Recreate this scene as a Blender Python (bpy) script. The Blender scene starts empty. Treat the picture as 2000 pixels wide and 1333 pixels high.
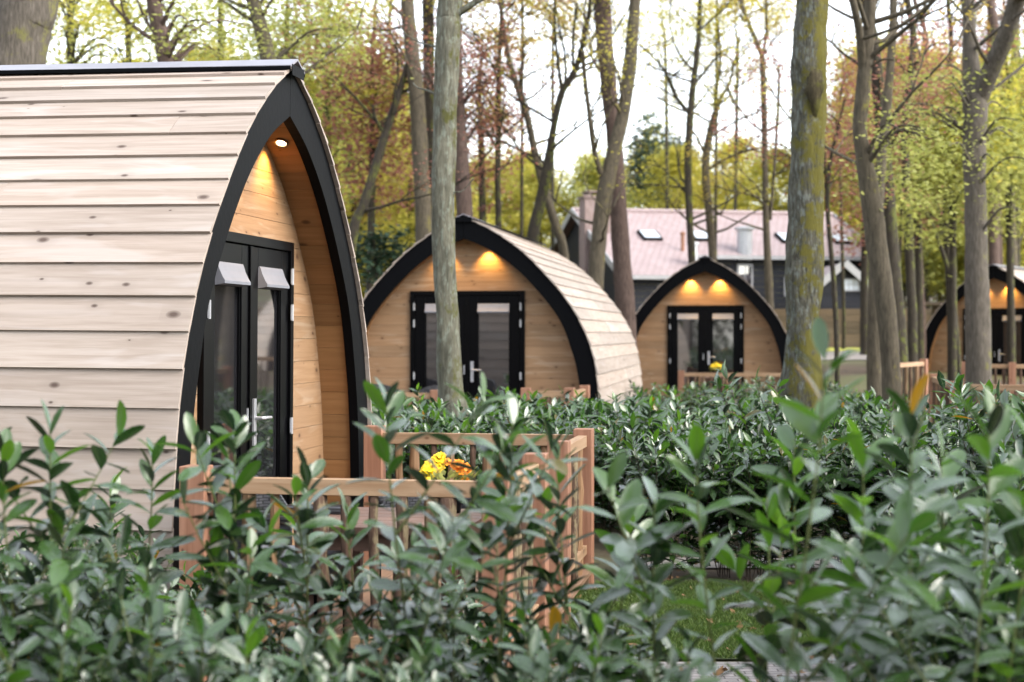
import bpy, math, random
import numpy as np
from mathutils import Vector, noise as mnoise

# ------------------------------------------------------------------ camera / light
SC = bpy.context.scene
COL = SC.collection
F = 3125.0            # focal length in photo pixels (photo 2000 px wide)
HOR = 650.0           # horizon row
CAMZ = 1.6
cam = bpy.data.cameras.new('camera'); camo = bpy.data.objects.new('camera', cam); COL.objects.link(camo)
camo.location = (0, 0, CAMZ); camo.rotation_euler = (math.radians(90), 0, 0)
cam.sensor_width = 36; cam.lens = F/2000*36; cam.shift_y = -(666.5-HOR)/2000
cam.clip_end = 600; cam.clip_start = .05
cam.dof.use_dof = True; cam.dof.focus_distance = 8.4; cam.dof.aperture_fstop = 2.7; cam.dof.aperture_blades = 0
SC.camera = camo

SUN_EL, SUN_AZ = math.radians(38), math.radians(118)     # azimuth clockwise from +Y
W = bpy.data.worlds.new('World'); SC.world = W; W.use_nodes = True
nt = W.node_tree; bg = nt.nodes['Background']
sky = nt.nodes.new('ShaderNodeTexSky'); sky.sky_type = 'NISHITA'; sky.sun_disc = False
sky.sun_elevation = SUN_EL; sky.sun_rotation = SUN_AZ; sky.air_density = 1.0; sky.dust_density = 1.0; sky.ozone_density = 1.0
hs = nt.nodes.new('ShaderNodeHueSaturation'); hs.inputs['Saturation'].default_value = .32
nt.links.new(sky.outputs[0], hs.inputs['Color']); nt.links.new(hs.outputs[0], bg.inputs[0]); bg.inputs[1].default_value = .15
sun = bpy.data.lights.new('sun', 'SUN'); sun.energy = 1.3; sun.angle = math.radians(45); sun.color = (1, .93, .83); sun.specular_factor = .4
suno = bpy.data.objects.new('sun', sun); COL.objects.link(suno)
sd = Vector((math.sin(SUN_AZ)*math.cos(SUN_EL), math.cos(SUN_AZ)*math.cos(SUN_EL), math.sin(SUN_EL)))
suno.rotation_euler = (-sd).to_track_quat('-Z', 'Y').to_euler(); suno.location = sd*60
SC.view_settings.view_transform = 'Standard'; SC.view_settings.look = 'None'
SC.view_settings.exposure = 2.25; SC.view_settings.gamma = 1
SC.cycles.use_denoising = True
SC.cycles.max_bounces = 6; SC.cycles.transparent_max_bounces = 8
SC.cycles.sample_clamp_indirect = 6

R = math.radians
def P(px, py, Y):
    return Vector(((px-1000)/F*Y, Y, CAMZ-(py-HOR)/F*Y))
def smooth(a, b, x):
    t = min(1, max(0, (x-a)/(b-a))); return t*t*(3-2*t)
def gz(x, y):
    z = 1.1*smooth(24, 46, y)
    t = smooth(50.05, 50.3, y) if x > 6.5 else smooth(48, 56, y)
    return z + 1.15*t + 3*smooth(70, 130, y)

# ------------------------------------------------------------------ materials
def newmat(name):
    m = bpy.data.materials.new(name); m.use_nodes = True
    n = m.node_tree.nodes; return m, n, m.node_tree.links, n['Principled BSDF']
def N(n, t, **k):
    o = n.new(t)
    for a, v in k.items():
        if a in o.inputs: o.inputs[a].default_value = v
        else: setattr(o, a, v)
    return o
def rgba(c): return (c[0], c[1], c[2], 1)
def ramp(n, stops):
    r = n.new('ShaderNodeValToRGB'); e = r.color_ramp.elements
    while len(e) < len(stops): e.new(.5)
    for i, (p, c) in enumerate(stops): e[i].position = p; e[i].color = rgba(c)
    return r
def mixc(n, l, fac, a, b, bt='MIX'):
    m = n.new('ShaderNodeMix'); m.data_type = 'RGBA'; m.blend_type = bt
    for sock, v in ((m.inputs[0], fac), (m.inputs[6], a), (m.inputs[7], b)):
        if isinstance(v, (int, float)): sock.default_value = v
        elif isinstance(v, tuple): sock.default_value = rgba(v)
        else: l.new(v, sock)
    return m.outputs[2]
def math_(n, l, op, a, b=0.0, c=None):
    m = n.new('ShaderNodeMath'); m.operation = op
    for i, v in enumerate((a, b) if c is None else (a, b, c)):
        if isinstance(v, (int, float)): m.inputs[i].default_value = v
        else: l.new(v, m.inputs[i])
    return m.outputs[0]
def plain(name, c, rough=.6, metal=0, spec=.5, bump=0, bscale=60):
    m, n, l, b = newmat(name)
    tc = N(n, 'ShaderNodeTexCoord'); ns = N(n, 'ShaderNodeTexNoise', Scale=bscale*.15, Detail=5.0)
    l.new(tc.outputs['Object'], ns.inputs['Vector'])
    col = mixc(n, l, ns.outputs[0], tuple(x*.8 for x in c), tuple(min(1, x*1.18) for x in c))
    l.new(col, b.inputs['Base Color'])
    b.inputs['Roughness'].default_value = rough; b.inputs['Metallic'].default_value = metal
    b.inputs['Specular IOR Level'].default_value = spec
    if bump:
        n2 = N(n, 'ShaderNodeTexNoise', Scale=float(bscale), Detail=4.0); l.new(tc.outputs['Object'], n2.inputs['Vector'])
        bp = N(n, 'ShaderNodeBump', Strength=bump, Distance=.01); l.new(n2.outputs[0], bp.inputs['Height']); l.new(bp.outputs[0], b.inputs['Normal'])
    return m
def wood(name, c1, c2, dark, knots=1.0, rough=.65, var=.25, grain=1.0, pale=None):
    """planks: UV in metres, u along the board; rnd = one number per board"""
    c1, c2, dark = (tuple(x*.72 for x in q) for q in (c1, c2, dark)); pale = tuple(x*.72 for x in pale) if pale else None
    m, n, l, b = newmat(name)
    uv = N(n, 'ShaderNodeUVMap'); at = N(n, 'ShaderNodeAttribute', attribute_name='rnd'); oi = N(n, 'ShaderNodeObjectInfo')
    off = math_(n, l, 'ADD', math_(n, l, 'MULTIPLY', at.outputs['Fac'], 61.7), math_(n, l, 'MULTIPLY', oi.outputs['Random'], 23.0))
    cmb = N(n, 'ShaderNodeCombineXYZ'); l.new(off, cmb.inputs[0]); l.new(off, cmb.inputs[1]); l.new(off, cmb.inputs[2])
    add = N(n, 'ShaderNodeVectorMath', operation='ADD'); l.new(uv.outputs[0], add.inputs[0]); l.new(cmb.outputs[0], add.inputs[1])
    def mapped(sx, sy):
        mp = N(n, 'ShaderNodeMapping'); mp.inputs['Scale'].default_value = (sx, sy, 1); l.new(add.outputs[0], mp.inputs['Vector']); return mp.outputs[0]
    big = N(n, 'ShaderNodeTexNoise', Scale=1.0, Detail=3.0); l.new(mapped(.9, 5), big.inputs['Vector'])
    # knots bend the grain
    kv = N(n, 'ShaderNodeTexVoronoi', Scale=1.0); kv.voronoi_dimensions = '2D'; l.new(mapped(4.4, 7.6), kv.inputs['Vector'])
    gn = N(n, 'ShaderNodeTexNoise', Scale=1.0, Detail=5.0, Distortion=.6); l.new(mapped(1.8, 34), gn.inputs['Vector'])
    fine = N(n, 'ShaderNodeTexNoise', Scale=1.0, Detail=4.0); l.new(mapped(7, 190), fine.inputs['Vector'])
    g = math_(n, l, 'ADD', math_(n, l, 'MULTIPLY', gn.outputs[0], .8), math_(n, l, 'MULTIPLY', fine.outputs[0], .2))
    r = ramp(n, [(.5-.16/grain, c2), (.5+.12/grain, c1)]); l.new(g, r.inputs[0])
    col = mixc(n, l, math_(n, l, 'MULTIPLY', big.outputs[0], .5), r.outputs[0], c2)
    if pale:
        pn = N(n, 'ShaderNodeTexNoise', Scale=1.0, Detail=3.0, Distortion=1.0); l.new(mapped(1.3, 9), pn.inputs['Vector'])
        rp = ramp(n, [(.55, (0, 0, 0)), (.68, (1, 1, 1))]); l.new(pn.outputs[0], rp.inputs[0])
        col = mixc(n, l, math_(n, l, 'MULTIPLY', rp.outputs[0], .55), col, pale)
    # per board tint
    vr = ramp(n, [(0, tuple(1-var for _ in range(3))), (.5, (1, 1-var*.25, 1-var*.4)), (1, (1, 1, 1))])
    l.new(math_(n, l, 'FRACT', math_(n, l, 'MULTIPLY', at.outputs['Fac'], 7.31)), vr.inputs[0])
    col = mixc(n, l, 1.0, col, vr.outputs[0], 'MULTIPLY')
    if knots:
        sep = N(n, 'ShaderNodeSeparateColor'); l.new(kv.outputs['Color'], sep.inputs[0])
        gate = math_(n, l, 'GREATER_THAN', sep.outputs[0], 1-.42*knots)
        size = math_(n, l, 'MULTIPLY_ADD', math_(n, l, 'POWER', sep.outputs[1], 2.2), .16, .035)
        k = math_(n, l, 'DIVIDE', kv.outputs['Distance'], size)
        kr = ramp(n, [(.35, (1, 1, 1)), (.85, (.35, .35, .35)), (1, (0, 0, 0))]); l.new(k, kr.inputs[0])
        ring = ramp(n, [(0, (1, 1, 1)), (1, (0, 0, 0))]); l.new(math_(n, l, 'MULTIPLY', k, .33), ring.inputs[0])
        col = mixc(n, l, math_(n, l, 'MULTIPLY', math_(n, l, 'MULTIPLY', ring.outputs[0], gate), .4), col, tuple(x*.72 for x in c2))
        col = mixc(n, l, math_(n, l, 'MULTIPLY', math_(n, l, 'MULTIPLY', kr.outputs[0], gate), .85), col, dark)
    l.new(col, b.inputs['Base Color'])
    b.inputs['Roughness'].default_value = rough; b.inputs['Specular IOR Level'].default_value = .3
    bp = N(n, 'ShaderNodeBump', Strength=.35, Distance=.004); l.new(g, bp.inputs['Height']); l.new(bp.outputs[0], b.inputs['Normal'])
    return m
def bark(name, c1, c2, moss=None, mossamt=.5, vscale=1.0, dist=.02, lichen=None):
    m, n, l, b = newmat(name)
    tc = N(n, 'ShaderNodeTexCoord')
    mp = N(n, 'ShaderNodeMapping'); mp.inputs['Scale'].default_value = (34*vscale, 34*vscale, 6*vscale); l.new(tc.outputs['Object'], mp.inputs['Vector'])
    a = N(n, 'ShaderNodeTexNoise', Scale=1.0, Detail=8.0, Roughness=.7); l.new(mp.outputs[0], a.inputs['Vector'])
    v = N(n, 'ShaderNodeTexVoronoi', Scale=1.3); l.new(mp.outputs[0], v.inputs['Vector'])
    r = ramp(n, [(.35, c2), (.62, c1)]); l.new(a.outputs[0], r.inputs[0])
    col = mixc(n, l, math_(n, l, 'MULTIPLY', v.outputs['Distance'], .5), r.outputs[0], tuple(x*.5 for x in c2))
    if lichen:
        ln = N(n, 'ShaderNodeTexNoise', Scale=1.0, Detail=8.0, Roughness=.7); mq = N(n, 'ShaderNodeMapping'); mq.inputs['Scale'].default_value = (22, 22, 8); l.new(tc.outputs['Object'], mq.inputs[0]); l.new(mq.outputs[0], ln.inputs['Vector'])
        lr = ramp(n, [(.52, (0, 0, 0)), (.6, (1, 1, 1))]); l.new(ln.outputs[0], lr.inputs[0])
        col = mixc(n, l, math_(n, l, 'MULTIPLY', lr.outputs[0], .6), col, lichen)
    if moss:
        mn = N(n, 'ShaderNodeTexNoise', Scale=4.5, Detail=10.0, Roughness=.75); l.new(tc.outputs['Object'], mn.inputs['Vector'])
        sx = N(n, 'ShaderNodeSeparateXYZ'); l.new(tc.outputs['Normal'], sx.inputs[0])
        s = math_(n, l, 'ADD', math_(n, l, 'ADD', mn.outputs[0], math_(n, l, 'MULTIPLY', sx.outputs[0], .085)), math_(n, l, 'MULTIPLY', math_(n, l, 'SUBTRACT', a.outputs[0], .5), .35))
        mr = ramp(n, [(.62-mossamt*.2, (0, 0, 0)), (.70-mossamt*.2, (1, 1, 1))]); l.new(s, mr.inputs[0])
        mc = mixc(n, l, a.outputs[0], moss, tuple(x*.4 for x in moss))
        col = mixc(n, l, mr.outputs[0], col, mc)
    l.new(col, b.inputs['Base Color']); b.inputs['Roughness'].default_value = .9; b.inputs['Specular IOR Level'].default_value = .2
    bp = N(n, 'ShaderNodeBump', Strength=.9, Distance=dist); l.new(a.outputs[0], bp.inputs['Height']); l.new(bp.outputs[0], b.inputs['Normal'])
    return m
def leafmat(name, stops, rough=.5, trans=.4, spec=.4, rib=False, back=None, yellow=0.0):
    m, n, l, b = newmat(name)
    at = N(n, 'ShaderNodeAttribute', attribute_name='rnd')
    r = ramp(n, stops); l.new(at.outputs['Fac'], r.inputs[0]); col = r.outputs[0]
    if rib:
        uv = N(n, 'ShaderNodeUVMap'); s = N(n, 'ShaderNodeSeparateXYZ'); l.new(uv.outputs[0], s.inputs[0])
        d = math_(n, l, 'ABSOLUTE', math_(n, l, 'SUBTRACT', s.outputs[1], .5))
        k = math_(n, l, 'LESS_THAN', d, .045)
        col = mixc(n, l, math_(n, l, 'MULTIPLY', k, .45), col, (.10, .15, .04))
        # side veins
        wv = math_(n, l, 'SINE', math_(n, l, 'MULTIPLY', math_(n, l, 'SUBTRACT', s.outputs[0], math_(n, l, 'MULTIPLY', d, .5)), 75.0))
        bp = N(n, 'ShaderNodeBump', Strength=.25, Distance=.002); l.new(wv, bp.inputs['Height']); l.new(bp.outputs[0], b.inputs['Normal'])
    if back:
        g = N(n, 'ShaderNodeNewGeometry'); col = mixc(n, l, math_(n, l, 'MULTIPLY', g.outputs['Backfacing'], .7), col, back)
    l.new(col, b.inputs['Base Color']); b.inputs['Roughness'].default_value = rough; b.inputs['Specular IOR Level'].default_value = spec
    if trans:
        t = N(n, 'ShaderNodeBsdfTranslucent'); l.new(mixc(n, l, .5, col, (.35, .5, .04), 'MIX') if not back else col, t.inputs[0])
        l.new(col, t.inputs[0])
        mx = N(n, 'ShaderNodeMixShader'); mx.inputs[0].default_value = trans
        if rib: l.new(math_(n, l, 'ADD', math_(n, l, 'MULTIPLY', math_(n, l, 'GREATER_THAN', at.outputs['Fac'], .74), .28), trans), mx.inputs[0])
        l.new(b.outputs[0], mx.inputs[1]); l.new(t.outputs[0], mx.inputs[2]); l.new(mx.outputs[0], n['Material Output'].inputs[0])
    return m

M = {}
M['clad'] = wood('larch_cladding', (.55, .48, .425), (.39, .325, .275), (.07, .04, .03), knots=.8, var=.20, grain=1.0, pale=(.57, .52, .49))
M['pine'] = wood('front_planks', (.43, .275, .155), (.32, .19, .10), (.08, .03, .015), knots=1.0, var=.16, pale=(.50, .385, .27))
M['soffit'] = wood('soffit_planks', (.37, .20, .085), (.27, .135, .05), (.07, .03, .01), knots=.9, var=.22)
M['post'] = wood('douglas_posts', (.46, .25, .165), (.29, .135, .08), (.10, .04, .03), knots=.5, var=.12)
M['rail'] = wood('sawn_rails', (.54, .37, .235), (.37, .225, .125), (.15, .08, .04), knots=.6, var=.12)
M['deck'] = wood('deck_boards', (.33, .22, .15), (.26, .16, .10), (.1, .05, .03), knots=.3, var=.25)
M['table'] = wood('table_planks', (.27, .175, .14), (.21, .13, .10), (.08, .04, .03), knots=.2, var=.2, rough=.4)
M['stake'] = bark('stake_bark', (.14, .085, .06), (.05, .03, .02), moss=(.25, .2, .12), mossamt=.4, vscale=1.6, dist=.008)
M['stakecut'] = wood('stake_split', (.36, .235, .135), (.26, .155, .08), (.1, .05, .03), knots=.6, var=.4)
M['black'] = plain('black_trim', (.0018, .002, .0028), rough=.5, spec=.06, bump=.1, bscale=25)
M['blackdoor'] = plain('black_door', (.0015, .0015, .002), rough=.35, spec=.08)
M['cap'] = plain('ridge_metal', (.24, .23, .26), rough=.3, metal=.4)
M['steel'] = plain('brushed_steel', (.42, .43, .46), rough=.3, metal=.5)
M['blind'] = plain('blind_cloth', (.155, .16, .185), rough=.45)
M['dark'] = plain('dark_gap', (.02, .012, .008), rough=.9)
M['ringm'] = plain('lamp_ring', (.10, .06, .04), rough=.3, metal=.8)
M['wicker'] = None
def glassmat():
    m, n, l, b = newmat('window_glass')
    b.inputs['Base Color'].default_value = (.012, .012, .014, 1); b.inputs['Roughness'].default_value = .03
    b.inputs['IOR'].default_value = 2.5; b.inputs['Specular IOR Level'].default_value = .5
    return m
M['glass'] = glassmat()
def emit(name, c, s):
    m, n, l, b = newmat(name); b.inputs['Emission Color'].default_value = rgba(c); b.inputs['Emission Strength'].default_value = s
    b.inputs['Base Color'].default_value = rgba(c); return m
M['lens'] = emit('lamp_lens', (1, .72, .35), 3.5)
def wicker():
    m, n, l, b = newmat('dark_wicker'); tc = N(n, 'ShaderNodeTexCoord')
    w = N(n, 'ShaderNodeTexBrick', Scale=18.0); w.inputs['Mortar Size'].default_value = .035
    w.inputs['Color1'].default_value = (.06, .062, .07, 1); w.inputs['Color2'].default_value = (.035, .036, .042, 1); w.inputs['Mortar'].default_value = (.004, .004, .005, 1)
    mp = N(n, 'ShaderNodeMapping'); mp.inputs['Rotation'].default_value = (R(90), 0, 0); l.new(tc.outputs['Object'], mp.inputs[0]); l.new(mp.outputs[0], w.inputs['Vector'])
    l.new(w.outputs[0], b.inputs['Base Color']); b.inputs['Roughness'].default_value = .4
    bp = N(n, 'ShaderNodeBump', Strength=.8, Distance=.006, invert=True); l.new(w.outputs['Fac'], bp.inputs['Height']); l.new(bp.outputs[0], b.inputs['Normal'])
    return m
M['wicker'] = wicker()
M['cushion'] = plain('grey_cushion', (.22, .22, .25), rough=.9)
LAUREL = [(0, (.002, .013, .004)), (.45, (.005, .030, .005)), (.72, (.022, .08, .006)), (.88, (.09, .22, .010)), (.975, (.15, .31, .016)), (.985, (.38, .22, .01)), (1, (.38, .18, .008))]
M['laurel'] = leafmat('laurel_leaf', LAUREL, rough=.27, trans=.09, spec=.7, rib=True, back=(.04, .085, .02))
_b = M['laurel'].node_tree.nodes['Principled BSDF']; _b.inputs['Coat Weight'].default_value = .6; _b.inputs['Coat IOR'].default_value = 1.75; _b.inputs['Coat Roughness'].default_value = .13
M['laurelstem'] = plain('laurel_stem', (.075, .095, .02), rough=.6)
M['laurelwood'] = plain('laurel_wood', (.045, .03, .02), rough=.8)
M['leaf_yellow'] = leafmat('spring_leaf', [(0, (.32, .31, .04)), (.5, (.50, .46, .07)), (.85, (.62, .55, .11)), (1, (.62, .44, .10))], trans=.5)
M['leaf_green'] = leafmat('beech_leaf', [(0, (.20, .22, .055)), (.5, (.34, .36, .09)), (1, (.48, .48, .15))], trans=.5)
M['leaf_copper'] = leafmat('copper_leaf', [(0, (.19, .085, .065)), (.6, (.35, .14, .11)), (.9, (.40, .22, .11)), (1, (.44, .32, .11))], trans=.45)
M['leaf_olive'] = leafmat('olive_leaf', [(0, (.26, .26, .05)), (.5, (.40, .38, .07)), (1, (.54, .48, .10))], trans=.45)
M['leaf_orange'] = leafmat('budding_leaf', [(0, (.28, .2, .04)), (.5, (.42, .3, .06)), (1, (.5, .42, .08))], trans=.5)
M['leaf_dark'] = leafmat('evergreen_leaf', [(0, (.015, .035, .02)), (.6, (.03, .06, .035)), (1, (.07, .11, .05))], trans=.15)
M['leaf_dark2'] = leafmat('shady_wood_leaf', [(0, (.04, .045, .02)), (.6, (.09, .10, .03)), (1, (.16, .16, .05))], trans=.25)
M['leaf_pine'] = leafmat('conifer_needle', [(0, (.05, .08, .06)), (1, (.11, .15, .1))], trans=.2)
M['bark_grey'] = bark('bark_lichen', (.17, .165, .125), (.07, .068, .05), moss=(.10, .10, .03), mossamt=.25, lichen=(.20, .225, .185))
M['bark_moss'] = bark('bark_mossy', (.15, .145, .115), (.04, .036, .026), moss=(.15, .135, .028), mossamt=.80, lichen=(.21, .235, .215), vscale=1.3, dist=.04)
M['bark_burl'] = bark('bark_burl', (.085, .07, .035), (.025, .02, .012), moss=(.09, .085, .02), mossamt=.4)
M['bark_tan'] = bark('bark_tan', (.125, .105, .075), (.055, .046, .032), moss=(.2, .18, .05), mossamt=.05)
M['bark_pine'] = bark('bark_reddish', (.14, .098, .082), (.065, .045, .037), dist=.03)
M['bark_dark'] = bark('bark_dark', (.06, .05, .036), (.026, .022, .018), moss=(.11, .12, .03), mossamt=.35)
M['bark_pale'] = bark('bark_pale', (.15, .13, .108), (.07, .06, .048), moss=(.2, .19, .07), mossamt=.1, dist=.03)

# ------------------------------------------------------------------ mesh builder
class MB:
    def __init__(s): s.v = []; s.f = []; s.r = []; s.uv = []; s.mi = []
    def face(s, idx, uv=None, rnd=0.0, mi=0):
        s.f.append(tuple(idx)); s.r.append(rnd); s.mi.append(mi)
        s.uv.extend(uv if uv else [(0, 0)]*len(idx))
    def hexa(s, c, axis=0, rnd=None, mi=0, o=(0, 0)):
        """c: 8 corners ordered [x][y][z] bits (x slowest). axis = the long one, for the grain."""
        rnd = random.random() if rnd is None else rnd
        b = len(s.v); c = [Vector(p) for p in c]; s.v += [tuple(p) for p in c]
        ax = [(c[4]-c[0]), (c[2]-c[0]), (c[1]-c[0])]; ln = [a.length for a in ax]
        F6 = [((0, 1, 3, 2), 0), ((4, 6, 7, 5), 0), ((0, 4, 5, 1), 1), ((2, 3, 7, 6), 1), ((0, 2, 6, 4), 2), ((1, 5, 7, 3), 2)]
        for q, skip in F6:
            oth = [k for k in range(3) if k != skip]
            ua = axis if axis in oth else oth[0]; va = [k for k in oth if k != ua][0]
            uvs = []
            for i in q:
                bits = (i >> 2 & 1, i >> 1 & 1, i & 1)
                sc = 1 if axis in oth else 1
                uvs.append((bits[ua]*ln[ua]+o[0], bits[va]*ln[va]*sc+skip*.37+o[1]))
            s.face([b+i for i in q], uvs, rnd, mi)
    def box(s, lo, hi, axis=None, rnd=None, mi=0):
        d = [hi[i]-lo[i] for i in range(3)]
        if axis is None: axis = d.index(max(d))
        s.hexa([(x, y, z) for x in (lo[0], hi[0]) for y in (lo[1], hi[1]) for z in (lo[2], hi[2])], axis, rnd, mi)
    def bar(s, a, b, w, h, rnd=None, mi=0, up=Vector((0, 0, 1))):
        a = Vector(a); b = Vector(b); d = (b-a).normalized(); side = d.cross(up)
        if side.length < 1e-4: side = Vector((1, 0, 0))
        side.normalize(); u = side.cross(d).normalized()
        s.hexa([p+side*(i*w/2)+u*(j*h/2) for p in (a, b) for i in (-1, 1) for j in (-1, 1)], 0, rnd, mi)
    def tube(s, pts, rad, seg=8, rnd=None, mi=0, cap=True, jit=0.0, jf=3.0, seed=0):
        rnd = random.random() if rnd is None else rnd
        pts = [Vector(p) for p in pts]; n = len(pts); b = len(s.v)
        t = (pts[1]-pts[0]).normalized(); ref = Vector((1, 0, 0)) if abs(t.x) < .9 else Vector((0, 1, 0))
        ref = (ref-t*ref.dot(t)).normalized(); L = 0
        Ls = []
        for i, p in enumerate(pts):
            if i: L += (p-pts[i-1]).length
            Ls.append(L)
            t = (pts[min(i+1, n-1)]-pts[max(i-1, 0)]).normalized()
            ref = (ref-t*ref.dot(t)); ref.normalize(); w = t.cross(ref)
            for k in range(seg):
                a = 2*math.pi*k/seg; d = ref*math.cos(a)+w*math.sin(a); r = rad[i]
                if jit: r *= 1+jit*mnoise.noise(Vector((d.x*1.3+seed, d.y*1.3, p.z*jf)))+jit*.5*mnoise.noise(Vector((d.x*4+seed, d.y*4, p.z*jf*2.7)))
                s.v.append(tuple(p+d*r))
        for i in range(n-1):
            for k in range(seg):
                k2 = (k+1) % seg
                c = 2*math.pi*max(rad)/seg
                s.face((b+i*seg+k, b+i*seg+k2, b+(i+1)*seg+k2, b+(i+1)*seg+k), [(Ls[i], k*c), (Ls[i], (k+1)*c), (Ls[i+1], (k+1)*c), (Ls[i+1], k*c)], rnd, mi)
        if cap:
            s.face([b+k for k in range(seg)][::-1], None, rnd, mi); s.face([b+(n-1)*seg+k for k in range(seg)], None, rnd, mi)
    def build(s, name, mats, parent=None, smoothf=False, bevel=0):
        me = bpy.data.meshes.new(name); me.from_pydata(s.v, [], s.f)
        uvl = me.uv_layers.new(name='UVMap'); uvl.data.foreach_set('uv', [c for p in s.uv for c in p])
        at = me.attributes.new('rnd', 'FLOAT', 'FACE'); at.data.foreach_set('value', s.r)
        me.polygons.foreach_set('material_index', s.mi)
        if smoothf: me.polygons.foreach_set('use_smooth', [True]*len(s.f))
        for m in (mats if isinstance(mats, (list, tuple)) else [mats]): me.materials.append(m)
        me.update()
        o = bpy.data.objects.new(name, me); COL.objects.link(o)
        if parent: o.parent = parent
        if bevel:
            b = o.modifiers.new('bevel', 'BEVEL'); b.width = bevel; b.segments = 2; b.limit_method = 'ANGLE'
        return o
def npmesh(name, v, f, rnd, uv, mat, parent=None, smoothf=True):
    """v (n,3), f (m,4) quads"""
    me = bpy.data.meshes.new(name)
    v = np.ascontiguousarray(v, dtype=np.float32); f = np.ascontiguousarray(f, dtype=np.int32); k = f.shape[1]
    me.vertices.add(len(v)); me.vertices.foreach_set('co', v.ravel())
    me.loops.add(f.size); me.loops.foreach_set('vertex_index', f.ravel())
    me.polygons.add(len(f)); me.polygons.foreach_set('loop_start', np.arange(0, f.size, k, dtype=np.int32))
    me.update(calc_edges=True)
    at = me.attributes.new('rnd', 'FLOAT', 'FACE'); at.data.foreach_set('value', np.ascontiguousarray(rnd, dtype=np.float32))
    if uv is not None:
        ul = me.uv_layers.new(name='UVMap'); ul.data.foreach_set('uv', np.ascontiguousarray(uv, dtype=np.float32).ravel())
    if smoothf: me.polygons.foreach_set('use_smooth', np.ones(len(f), dtype=bool))
    me.materials.append(mat)
    o = bpy.data.objects.new(name, me); COL.objects.link(o)
    if parent: o.parent = parent
    return o
def tag(o, label=None, cat=None, group=None, kind=None):
    if label: o['label'] = label
    if cat: o['category'] = cat
    if group: o['group'] = group
    if kind: o['kind'] = kind
    return o
def thing(name, label, cat, loc=(0, 0, 0), rz=0, group=None):
    o = bpy.data.objects.new(name, None); COL.objects.link(o); o.location = loc; o.rotation_euler = (0, 0, rz); o.empty_display_size = .2
    return tag(o, label, cat, group)
def copy_tree(o, parent=None):
    c = o.copy(); COL.objects.link(c); c.parent = parent
    for ch in list(o.children): copy_tree(ch, c)
    return c
def catmull(pts, per=10):
    pts = np.array(pts, float); n = len(pts); out = []
    for i in range(n-1):
        p0 = pts[max(i-1, 0)]; p1 = pts[i]; p2 = pts[i+1]; p3 = pts[min(i+2, n-1)]
        for k in range(per):
            t = k/per
            out.append(.5*((2*p1)+(-p0+p2)*t+(2*p0-5*p1+4*p2-p3)*t*t+(-p0+3*p1-3*p2+p3)*t**3))
    out.append(pts[-1]); return np.array(out)

# ------------------------------------------------------------------ ground and setting
def sheet(name, x0, x1, y0, y1, nx, ny, dz, mat, hf=None):
    xs = np.linspace(x0, x1, nx+1); ys = np.linspace(y0, y1, ny+1)
    v = [(x, y, gz(x, y)+dz+(hf(x, y) if hf else 0)) for y in ys for x in xs]
    f = [(j*(nx+1)+i, j*(nx+1)+i+1, (j+1)*(nx+1)+i+1, (j+1)*(nx+1)+i) for j in range(ny) for i in range(nx)]
    me = bpy.data.meshes.new(name); me.from_pydata(v, [], f); me.materials.append(mat)
    me.polygons.foreach_set('use_smooth', [True]*len(f))
    o = bpy.data.objects.new(name, me); COL.objects.link(o); tag(o, kind='structure'); return o
def soilmat(name, a, b_, c=None, sc=6.0, bump=.8):
    m, n, l, b = newmat(name); tc = N(n, 'ShaderNodeTexCoord')
    n1 = N(n, 'ShaderNodeTexNoise', Scale=sc, Detail=10.0, Roughness=.7); l.new(tc.outputs['Object'], n1.inputs[0])
    v = N(n, 'ShaderNodeTexVoronoi', Scale=sc*5); l.new(tc.outputs['Object'], v.inputs[0])
    r = ramp(n, [(.35, a), (.65, b_)]); l.new(n1.outputs[0], r.inputs[0]); col = r.outputs[0]
    if c:
        n3 = N(n, 'ShaderNodeTexNoise', Scale=.35, Detail=4.0); l.new(tc.outputs['Object'], n3.inputs[0])
        r3 = ramp(n, [(.45, (0, 0, 0)), (.6, (1, 1, 1))]); l.new(n3.outputs[0], r3.inputs[0]); col = mixc(n, l, r3.outputs[0], col, c)
    l.new(mixc(n, l, math_(n, l, 'MULTIPLY', v.outputs['Distance'], .5), col, a), b.inputs['Base Color'])
    b.inputs['Roughness'].default_value = .95
    bp = N(n, 'ShaderNodeBump', Strength=bump, Distance=.03); l.new(n1.outputs[0], bp.inputs['Height']); l.new(bp.outputs[0], b.inputs['Normal'])
    return m
M['soil'] = soilmat('forest_floor', (.05, .033, .02), (.12, .085, .05), (.10, .11, .04))
M['grassbase'] = soilmat('lawn_base', (.03, .04, .015), (.05, .07, .02), sc=20)
M['gravel'] = soilmat('path_gravel', (.20, .18, .165), (.28, .255, .24), sc=14, bump=.3)
def pavermat():
    m, n, l, b = newmat('paving_setts'); tc = N(n, 'ShaderNodeTexCoord')
    w = N(n, 'ShaderNodeTexBrick', Scale=4.6); w.inputs['Mortar Size'].default_value = .02
    w.inputs['Color1'].default_value = (.17, .16, .155, 1); w.inputs['Color2'].default_value = (.24, .22, .215, 1); w.inputs['Mortar'].default_value = (.06, .055, .05, 1)
    l.new(tc.outputs['Object'], w.inputs['Vector'])
    n1 = N(n, 'ShaderNodeTexNoise', Scale=60.0, Detail=6.0); l.new(tc.outputs['Object'], n1.inputs[0])
    l.new(mixc(n, l, .5, w.outputs[0], n1.outputs[0], 'OVERLAY'), b.inputs['Base Color']); b.inputs['Roughness'].default_value = .85
    bp = N(n, 'ShaderNodeBump', Strength=.5, Distance=.01); l.new(w.outputs['Fac'], bp.inputs['Height']); bp.invert = True; l.new(bp.outputs[0], b.inputs['Normal'])
    return m
M['paver'] = pavermat()
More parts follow.
